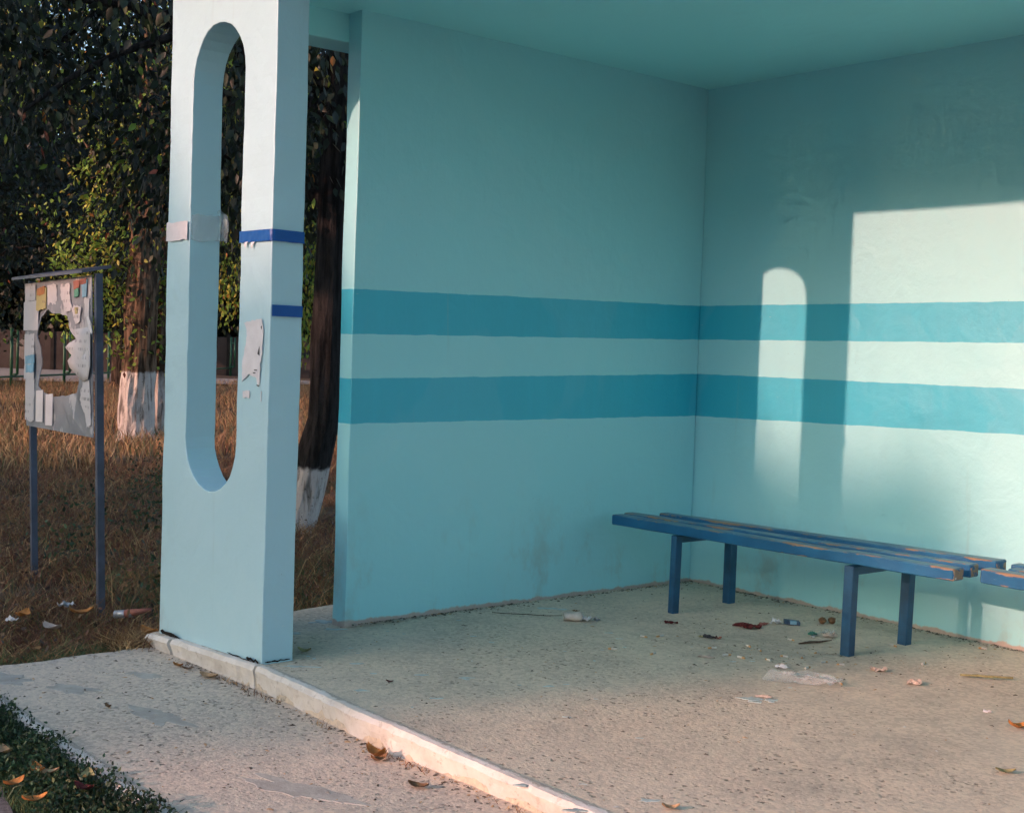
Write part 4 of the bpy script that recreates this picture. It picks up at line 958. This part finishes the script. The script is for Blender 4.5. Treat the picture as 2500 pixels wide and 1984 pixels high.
v = [CP(l, n_, z) for l, n_, z in ((0.78, -0.78, 0.34), (0.92, -0.7, 0.34), (0.92, 0.7, 0.34), (0.78, 0.80, 0.34), (0.78, -0.78, 0.47), (0.92, -0.7, 0.47), (0.92, 0.7, 0.47), (0.78, 0.80, 0.47))]
o = pydata('bumper', v, [(3, 2, 1, 0), (4, 5, 6, 7), (0, 1, 5, 4), (1, 2, 6, 5), (2, 3, 7, 6)], M_tyre, car); o.matrix_parent_inverse = cinv

# ------------------------------------------------------------------ litter and small things on the ground
def gz(x, y): return floor_z(x, y) if y > -2.97 else (pave_z(x, y) if (x > -0.44 and y > -3.83) else -0.12)
def place(name, label, cat, V, Fc, m, smooth=False, group=None, mi=None, solid=0.0):
    c = Vector((sum(p[0] for p in V)/len(V), sum(p[1] for p in V)/len(V), min(p[2] for p in V)))
    o = pydata(name, [Vector(p)-c for p in V], Fc, m, None, smooth, mi); o.location = c; tag(o, label, cat, group)
    if solid: o.modifiers.new('thick', 'SOLIDIFY').thickness = solid
    return o
def crumple(x, y, lx, ly, h, seed, rz=0.0, nu=10, nv=8, fold=9.0, rag=0.25):
    V, Fc = [], []; c, s = math.cos(rz), math.sin(rz)
    for i in range(nu+1):
        for j in range(nv+1):
            a, b_ = i/nu-0.5, j/nv-0.5
            k = 1 + rag*noise.noise(Vector((a*3+seed, b_*3, 0)))
            n = noise.noise_vector(Vector((a*fold*0.5+seed, b_*fold*0.5, seed)))
            px, py = a*lx*k + n.x*lx*0.16, b_*ly*k + n.y*ly*0.16
            z = 0.72*h*(0.35 + 0.9*noise.noise(Vector((a*fold*0.4+seed, b_*fold*0.4, seed+4))) + 0.35*noise.noise(Vector((a*fold+seed, b_*fold, seed+8))))
            wx, wy = x + px*c - py*s, y + px*s + py*c
            V.append((wx, wy, gz(wx, wy) + 0.003 + max(0, z)))
    for i in range(nu):
        for j in range(nv): Fc.append((i*(nv+1)+j, (i+1)*(nv+1)+j, (i+1)*(nv+1)+j+1, i*(nv+1)+j+1))
    return V, Fc
P_cup = plain('cup_paper', (0.52, 0.46, 0.40), 0.8, 0.3, 0.12, 30, 0.2); P_pink = plain('pink_paper', (0.46, 0.36, 0.30), 0.85, 0.2, 0.1, 20, 0.2); P_rag = plain('maroon_cloth', (0.11, 0.025, 0.025), 0.95, 0.2, 0.3, 60, 0.5)
P_navy = plain('navy_card', (0.03, 0.06, 0.11), 0.5, 0.5, 0.3, 30, 0.1); P_brown = plain('brown_shell', (0.16, 0.08, 0.035), 0.6, 0.4, 0.4, 50, 0.4); P_twig = plain('twig', (0.09, 0.06, 0.045), 0.9, 0.2, 0.3, 40, 0.3)
P_black = plain('black_wrapper', (0.03, 0.025, 0.03), 0.4, 0.5, 0.3, 30, 0.1); P_filter = plain('cigarette_filter', (0.50, 0.30, 0.14), 0.9, 0.2, 0.15, 80, 0.1); P_ash = plain('cigarette_paper', (0.52, 0.50, 0.46), 0.9, 0.2, 0.08, 80, 0.1)
P_tan = plain('dry_leaf_tan', (0.42, 0.27, 0.15), 0.85, 0.25, 0.25, 40, 0.3); P_orange = plain('dry_leaf_orange', (0.40, 0.17, 0.05), 0.85, 0.25, 0.3, 40, 0.3); P_yg = plain('yellow_green_stalk', (0.28, 0.25, 0.12), 0.85, 0.25, 0.25, 40, 0.3)
P_film = clearm('clear_film', (0.66, 0.67, 0.66), 0.28, 0.2); P_foil = plain('foil', (0.33, 0.34, 0.36), 0.35, 0.5, 0.2, 20, 0.2, 0.4)
# crushed cup with its lid, and a dry stalk leading to it
cup = empty('paper_cup', (0.47, -1.31, 0)); tag(cup, 'crushed beige paper cup lying near the side wall', 'cup')
d = Vector((0.55, 0.83, 0)).normalized(); sd = Vector((-d.y, d.x, 0)); V, Fc = [], []
for i in range(7):
    t = i/6; r = lerp(0.024, 0.031, t)
    for k in range(14):
        a = 2*math.pi*k/14; n = 0.006*noise.noise(Vector((math.cos(a)*2, math.sin(a)*2, t*4)))
        p = d*(t*0.085-0.05) + sd*((r*1.15+n)*math.cos(a)); z = 0.022 + (r*0.72+n)*math.sin(a); V.append((p.x, p.y, max(0.001, z)))
for i in range(6):
    for k in range(14): Fc.append((i*14+k, i*14+(k+1) % 14, (i+1)*14+(k+1) % 14, (i+1)*14+k))
Fc.append(tuple(range(14))); o = pydata('cup_body', V, Fc, P_cup, cup, smooth=True); o.modifiers.new('thick', 'SOLIDIFY').thickness = 0.001
v, f = crumple(0, 0, 0.05, 0.055, 0.05, 3.0, 0.7); o = pydata('cup_rim', [Vector((p[0]+0.03, p[1]+0.045, p[2])) for p in v], f, M_blank, cup)
v, f = crumple(0, 0, 0.03, 0.03, 0.03, 6.0, 0.2); o = pydata('cup_lid', [Vector((p[0]+0.062, p[1]+0.085, p[2])) for p in v], f, P_foil, cup)
v, f = tube([(0.15, -1.542, 0.008), (0.20, -1.49, 0.006), (0.27, -1.44, 0.010), (0.34, -1.37, 0.008), (0.40, -1.30, 0.012)], [0.0016, 0.002, 0.0022, 0.002, 0.0015], 6); place('dry_stalk', 'long thin brown stalk leading to the crushed cup', 'stalk', v, f, P_twig)
v, f = crumple(1.02, -0.70, 0.085, 0.065, 0.034, 11.0, 0.6, 14, 12); rag = place('rag', 'dark maroon rag lying under the bench', 'rag', v, f, P_rag, True)
v, f = tube([(1.01, -0.70, 0.010), (0.985, -0.715, 0.014), (0.955, -0.725, 0.008), (0.94, -0.735, 0.004)], [0.012, 0.010, 0.008, 0.002], 8); o = pydata('rag_end', [Vector(p)-rag.location for p in v], f, P_rag, rag, smooth=True)
v, f = crumple(0.758, -0.959, 0.055, 0.025, 0.020, 13.0, 0.9); place('scrap', 'dark red scrap in front of the left bench leg', 'scrap', v, f, P_rag)
v, f = crumple(1.012, -0.596, 0.04, 0.025, 0.022, 17.0, 0.5); place('wrapper', 'small orange-red wrapper between rag and blue cigarette packet', 'wrapper', v, f, M_redP)
pk = empty('cigarette_packet', (1.05, -0.49, 0)); tag(pk, 'crumpled blue and white cigarette packet under the bench', 'packet')
bx_ = xf(boxvf((0.0, -0.022, 0.004), (0.072, 0.022, 0.020)), Matrix.Rotation(0.8, 4, 'Z')); pydata('box', [wob(p, 0.006, 40, 1) for p in bx_[0]], bx_[1], P_navy, pk)
v, f = crumple(0, 0, 0.045, 0.04, 0.045, 19.0, 0.4); pydata('flap', [Vector((p[0]-0.022, p[1]-0.035, p[2])) for p in v], f, M_blank, pk)
bx_ = xf(boxvf((0.025, -0.0235, 0.006), (0.055, 0.0, 0.0215)), Matrix.Rotation(0.8, 4, 'Z')); pydata('label_patch', bx_[0], bx_[1], M_blueP, pk)
for i, (x, y) in enumerate([(1.140, -0.315), (1.162, -0.272)]):
    V, Fc = [], []; nu, nv = 10, 7
    for a in range(nv+1):
        for b_ in range(nu):
            th, ph = math.pi*a/nv, 2*math.pi*b_/nu; r = 0.019*(1+0.25*noise.noise(Vector((math.cos(ph)*2+i*5, math.sin(ph)*2, th*2))))
            V.append((x+r*math.sin(th)*math.cos(ph), y+r*math.sin(th)*math.sin(ph), 0.016+r*0.85*math.cos(th)))
    for a in range(nv):
        for b_ in range(nu): Fc.append((a*nu+b_, (a+1)*nu+b_, (a+1)*nu+(b_+1) % nu, a*nu+(b_+1) % nu))
    place('nut_shell', ['left of two brown nut shells by the back wall', 'right of two brown nut shells by the back wall'][i], 'shell', V, Fc, P_brown, True)
v, f = crumple(1.283, -0.583, 0.035, 0.045, 0.030, 23.0, 0.3); place('wrapper', 'green wrapper beside the front bench leg', 'wrapper', v, f, M_greenP)
v, f = crumple(1.302, -0.60, 0.018, 0.05, 0.012, 25.0, 0.5); place('wrapper', 'white strip of wrapper next to the green one', 'wrapper', v, f, M_blank)
v, f = crumple(1.345, -0.535, 0.06, 0.05, 0.022, 27.0, 0.2); place('wrapper', 'dull red crumpled paper beside the green wrapper', 'wrapper', v, f, P_pink)
v, f = crumple(1.325, -0.52, 0.06, 0.06, 0.045, 29.0, 0.2); place('film_scrap', 'clear film scrap over the green wrapper', 'film', v, f, P_film, True)
v, f = crumple(1.066, -1.03, 0.06, 0.028, 0.020, 31.0, 0.35); place('wrapper', 'black crumpled wrapper in the middle of the floor', 'wrapper', v, f, P_black)
v, f = crumple(1.036, -1.06, 0.02, 0.018, 0.014, 33.0, 0.3); place('scrap', 'yellow scrap touching the black wrapper', 'scrap', v, f, M_yellow)
v, f = crumple(1.100, -1.015, 0.025, 0.014, 0.016, 35.0, 0.3); place('scrap', 'red scrap touching the black wrapper', 'scrap', v, f, M_redP)
v, f = tube([(1.368, -0.79, 0.006), (1.388, -0.735, 0.010), (1.402, -0.69, 0.008), (1.420, -0.625, 0.012)], [0.003, 0.006, 0.005, 0.002], 7); place('stick', 'short dark stick in front of the bench', 'stick', v, f, P_twig)
v, f = crumple(1.80, -1.29, 0.24, 0.15, 0.055, 37.0, 0.35, 26, 20, 8.0, 0.5); place('plastic_bag', 'crumpled clear plastic bag on the floor', 'bag', v, f, P_film, True)
for x, y, l, w, h, rz, m, lab in [(1.851, -0.895, 0.065, 0.04, 0.024, 0.7, P_pink, 'folded pink paper right of the bench leg'), (2.059, -0.96, 0.055, 0.04, 0.024, 0.5, P_pink, 'pink paper ball near the sunny part of the floor'), (1.311, -1.332, 0.06, 0.028, 0.012, 0.6, P_pink, 'flat pink paper left of the plastic bag'), (1.58, -1.178, 0.035, 0.022, 0.012, 0.3, P_pink, 'small pink scrap above the plastic bag'), (1.60, -1.20, 0.05, 0.03, 0.015, 0.4, M_blank, 'white paper scrap beside the plastic bag'), (1.86, -1.63, 0.06, 0.02, 0.010, 0.7, P_pink, 'narrow beige scrap in front of the plastic bag'), (0.32, -1.16, 0.03, 0.02, 0.012, 0.2, P_brown, 'brown crumb by the side wall'), (2.45, -1.094, 0.03, 0.02, 0.012, 0.5, M_blank, 'tiny white paper bit far right on the floor')]:
    v, f = crumple(x, y, l, w, h, x*9+y*5, rz); place('paper_scrap', lab, 'paper', v, f, m)
def dryleaf(x, y, L, rz, curl, m, label, seed, z=None, group=None):
    V, Fc = [], []; n = 8
    c, s = math.cos(rz), math.sin(rz)
    for i in range(n+1):
        t = i/n; w = L*0.30*math.sin(math.pi*min(1, t*0.96+0.03))**0.8
        for j in (-1, 0, 1):
            a = (t-0.5)*L; b_ = j*w*(1+0.2*noise.noise(Vector((t*6, j, seed)))); zz = curl*L*(0.5*(2*t-1)**2 + 0.6*abs(j)*0.5) + 0.004 + 0.03*L*noise.noise(Vector((t*5, j, seed+3)))
            wx, wy = x + a*c - b_*s, y + a*s + b_*c; V.append((wx, wy, (gz(wx, wy) if z is None else z) + max(0.002, zz)))
    for i in range(n):
        for j in (0, 1): Fc.append((i*3+j, (i+1)*3+j, (i+1)*3+j+1, i*3+j+1))
    return place('dry_leaf', label, 'leaf', V, Fc, m, True, group)
dryleaf(2.625, -1.194, 0.075, 0.9, 0.5, P_orange, 'curled orange leaf at the right edge of the floor', 1)
dryleaf(2.857, -1.694, 0.06, 0.7, 0.3, P_yg, 'yellow-green leaf low on the right of the floor', 2)
dryleaf(0.325, -2.673, 0.06, 0.6, 0.4, P_yg, 'small yellow leaf right of the pillar foot', 3)
dryleaf(0.932, -2.669, 0.03, 0.6, 0.4, P_rag, 'tiny red leaf on the open floor', 4)
dryleaf(0.185, -3.026, 0.09, 0.45, 0.25, P_tan, 'long tan leaf below the cracked kerb', 5)
dryleaf(1.42, -3.055, 0.085, 0.2, 0.6, P_orange, 'curled orange leaf caught at the kerb foot', 6)
dryleaf(1.46, -3.07, 0.06, 1.4, 0.5, P_brown, 'brown leaf beside the curled orange one', 7)
dryleaf(-0.042, -3.05, 0.05, 0.5, 0.4, P_orange, 'small rusty leaf at the kerb crack', 8); dryleaf(0.029, -3.042, 0.045, 0.9, 0.4, P_brown, 'small brown leaf at the kerb crack', 9)
dryleaf(1.737, -3.114, 0.07, 0.5, 0.3, P_brown, 'thin brown leaf lying on the pavement', 10); dryleaf(0.39, -3.53, 0.035, 0.2, 0.5, P_brown, 'brown leaf in front of the large mortar patch', 18)
dryleaf(2.45, -2.76, 0.05, 0.8, 0.4, P_tan, 'tan leaf at the bottom of the floor', 17)
for i, (x, y, m, lab) in enumerate([(0.981, -4.00, P_orange, 'orange leaf on top of the weeds'), (1.02, -3.985, P_tan, 'tan leaf touching the orange leaf in the weeds'), (1.06, -4.10, P_orange, 'orange leaf at the edge of asphalt and weeds'), (1.12, -3.90, P_yg, 'yellow leaf upright in the weeds near the white edge'), (1.216, -3.95, P_rag, 'dark red leaf in the weeds'), (1.23, -4.10, P_orange, 'orange leaf lowest in the weeds'), (1.317, -4.17, P_orange, 'long orange leaf on the asphalt'), (0.75, -4.02, P_tan, 'tan leaf at the left of the weeds')]):
    dryleaf(x, y, 0.07, i*0.9, 0.4, m, lab, 20+i, -0.085 if i != 6 else -0.13)
for i, (x, y, m, lab) in enumerate([(-0.81, -3.286, P_pink, 'pinkish leaf in the grass left of the pavement'), (-1.069, -3.05, P_orange, 'orange leaf in the grass below the notice board'), (-1.146, -3.30, P_orange, 'bright orange leaf at the left in the grass'), (-0.52, -2.96, P_orange, 'large orange leaf at the left pillar foot')]):
    dryleaf(x, y, 0.11, 0.4+i, 0.35, m, lab, 40+i, -0.06)
v, f = crumple(-1.32, -3.03, 0.07, 0.06, 0.04, 61, 0.2); place('plastic_scrap', 'grey crumpled plastic in the grass', 'plastic', [(p[0], p[1], p[2]+0.05) for p in v], f, P_foil)
v, f = crumple(-1.12, -3.36, 0.05, 0.04, 0.03, 63, 0.2); place('plastic_scrap', 'white plastic bit at the left in the grass', 'plastic', [(p[0], p[1], p[2]+0.05) for p in v], f, M_blank)
bt = empty('bottle', (-1.02, -2.86, -0.075)); tag(bt, 'small red-labelled bottle lying in the grass', 'bottle')
v, f = tube([(-0.04, -0.035, 0.0), (-0.036, -0.031, 0.0), (0.03, 0.028, 0.012)], [0.010, 0.020, 0.019], 12); pydata('bottle_body', v, f, P_foil, bt, smooth=True)
v, f = tube([(0.005, 0.004, 0.007), (0.10, 0.09, 0.035)], [0.0205, 0.009], 12); pydata('bottle_label', v, f, M_redP, bt, smooth=True)
for i, (x0, y0, x1, y1) in enumerate([(2.10, -0.70, 2.25, -0.56), (2.13, -0.66, 2.20, -0.62)]):
    v, f = tube([(lerp(x0, x1, k/8)+0.012*noise.noise(Vector((k, i, 0))), lerp(y0, y1, k/8)+0.012*noise.noise(Vector((k, i, 3))), 0.012+0.006*noise.noise(Vector((k, i, 6)))) for k in range(9)], [0.004+0.004*abs(noise.noise(Vector((k*1.3, i, 8)))) for k in range(9)], 6); place('dry_stalk', ['longer yellow-green stalk right of the bench', 'shorter yellow-green stalk right of the bench'][i], 'stalk', v, f, P_yg)
BUTTS = [(0.995,-1.568),(1.149,-1.482),(0.926,-1.206),(0.894,-1.278),(1.271,-1.016),(1.353,-1.036),(1.486,-1.146),(1.485,-1.036),(1.293,-0.749),(1.665,-1.117),(1.515,-0.856),(1.538,-0.983),(1.705,-0.949),(1.396,-1.212),(1.641,-0.974),(1.613,-0.44),(1.887,-0.626),(1.868,-0.13),(1.334,-1.231),(1.212,-1.181),(1.898,-1.214),(0.867,-2.99),(2.15,-3.18)]
rb = random.Random(5); butt_me = None
for i, (x, y) in enumerate(BUTTS):
    if butt_me is None:
        v1, f1 = tube([(-0.016, 0, 0), (0.006, 0.0006, 0)], [0.0042, 0.0042], 8); v2, f2 = tube([(0.006, 0.0006, 0), (0.018, 0, -0.0008)], [0.0041, 0.0036], 8)
        v, f = join([(v1, f1), (v2, f2)]); butt_me = bpy.data.meshes.new('cigarette_butt'); butt_me.from_pydata([tuple(p) for p in v], [], f); butt_me.materials.append(P_ash); butt_me.materials.append(P_filter)
        butt_me.polygons.foreach_set('material_index', [0]*len(f1)+[1]*len(f2))
    o = bpy.data.objects.new('cigarette_butt', butt_me); COL.objects.link(o); o.location = (x, y, gz(x, y)+0.0045); o.rotation_euler = (0, 0, rb.uniform(0, 6.28)); o.scale = [rb.uniform(0.85, 1.15)]*3
    tag(o, 'white cigarette butt among the scatter on the concrete', 'cigarette butt', 'cigarette butts on the concrete')
# crumbs, twigs and dirt: uncountable
def crumbs(name, P, size, mats, weights, seed, label, cat='debris'):
    r = np.random.default_rng(seed); n = len(P)
    T = np.array([(-1, -0.6, 0), (1, -0.5, 0), (0.7, 0.7, 0), (-0.8, 0.6, 0), (0.1, 0.0, 0.8)]); Fq = np.array([(0, 1, 4), (1, 2, 4), (2, 3, 4), (3, 0, 4)])
    a = r.uniform(0, 6.28, n); s = size*np.minimum(2.4, r.lognormal(0, 0.55, n)); st = r.uniform(0.6, 2.2, n); c, q = np.cos(a), np.sin(a)
    x = T[None, :, 0]*st[:, None]*s[:, None]; y = T[None, :, 1]*s[:, None]; z = T[None, :, 2]*s[:, None]*r.uniform(0.5, 1.1, n)[:, None]
    V = np.stack([P[:, None, 0] + x*c[:, None] - y*q[:, None], P[:, None, 1] + x*q[:, None] + y*c[:, None], P[:, None, 2] + z], 2).reshape(-1, 3)
    Fc = (Fq[None] + (np.arange(n)*5)[:, None, None]).reshape(-1, 3); w = np.array(weights, float); mi = np.repeat(r.choice(len(mats), n, p=w/w.sum()), 4)
    tag(fast(name, V, Fc, mats, None, mi), label, cat, None, 'stuff')
rc = np.random.default_rng(77)
P_dirt = plain('dirt', (0.12, 0.10, 0.08), 0.95, 0.1, 0.4, 60, 0.2); P_grit = plain('grit', (0.36, 0.32, 0.27), 0.9, 0.2, 0.3, 60, 0.2)
n = 1500; px = rc.uniform(0.02, 4.5, n); py = -np.abs(rc.exponential(0.022, n))-0.008; A_ = np.stack([px, py, np.zeros(n)], 1)
n = 900; py = rc.uniform(-2.25, 0, n); px = np.abs(rc.exponential(0.016, n))+0.012; B_ = np.stack([px, py, np.zeros(n)], 1)
crumbs('wall_dirt', np.concatenate([A_, B_]), 0.0036, [P_dirt, P_grit, P_tan], [5, 4, 1], 1, 'dark dirt and crumbs along the foot of the walls')
n = 1500; px = rc.uniform(-0.1, 3.6, n); py = rc.uniform(-2.9, -0.05, n); Pz = np.array([floor_z(a, b_)+0.001 for a, b_ in zip(px, py)])
m_ = 420; qx = rc.normal(1.55, 0.28, m_); qy = rc.normal(-1.05, 0.25, m_)
crumbs('floor_crumbs', np.concatenate([np.stack([px, py, Pz], 1), np.stack([qx, qy, np.full(m_, 0.001)], 1)]), 0.0023, [P_dirt, P_grit, P_tan, P_ash], [6, 3, 2, 0.5], 2, 'small crumbs scattered over the shelter floor')
n = 900; px = rc.uniform(-0.4, 3.4, n); py = rc.uniform(-3.8, -2.99, n); Pz = np.array([pave_z(a, b_)+0.001 for a, b_ in zip(px, py)])
m_ = 700; qx = rc.uniform(-0.2, 2.6, m_); qy = np.array([interp(a, KX, KYT) for a in qx]) - np.abs(rc.exponential(0.028, m_)); qz = np.array([pave_z(a, 0)+0.001 for a in qx])
crumbs('pavement_crumbs', np.concatenate([np.stack([px, py, Pz], 1), np.stack([qx, qy, qz], 1)]), 0.0030, [P_dirt, P_grit, P_tan], [5, 4, 2], 3, 'grit and leaf crumbs on the pavement below the kerb')
kq = rc.uniform(0.2, 2.2, 260); kg = np.stack([kq + rc.normal(0, 0.02, 260), np.array([interp(a, KX, KYT) for a in kq]) - 0.015 - np.abs(rc.normal(0, 0.02, 260)), np.array([pave_z(a, 0) for a in kq])], 1)
kg = kg[np.array([noise.noise(Vector((a*3.0, 0, 5))) > -0.05 for a in kg[:, 0]])]
blades('kerb_straw', kg, 0.035, 0.003, [G_dry, G_pale, G_rust], [3, 2, 3], 55, 1.8, kind='stuff', label='dry straw bits caught at the kerb foot', cat='grass')
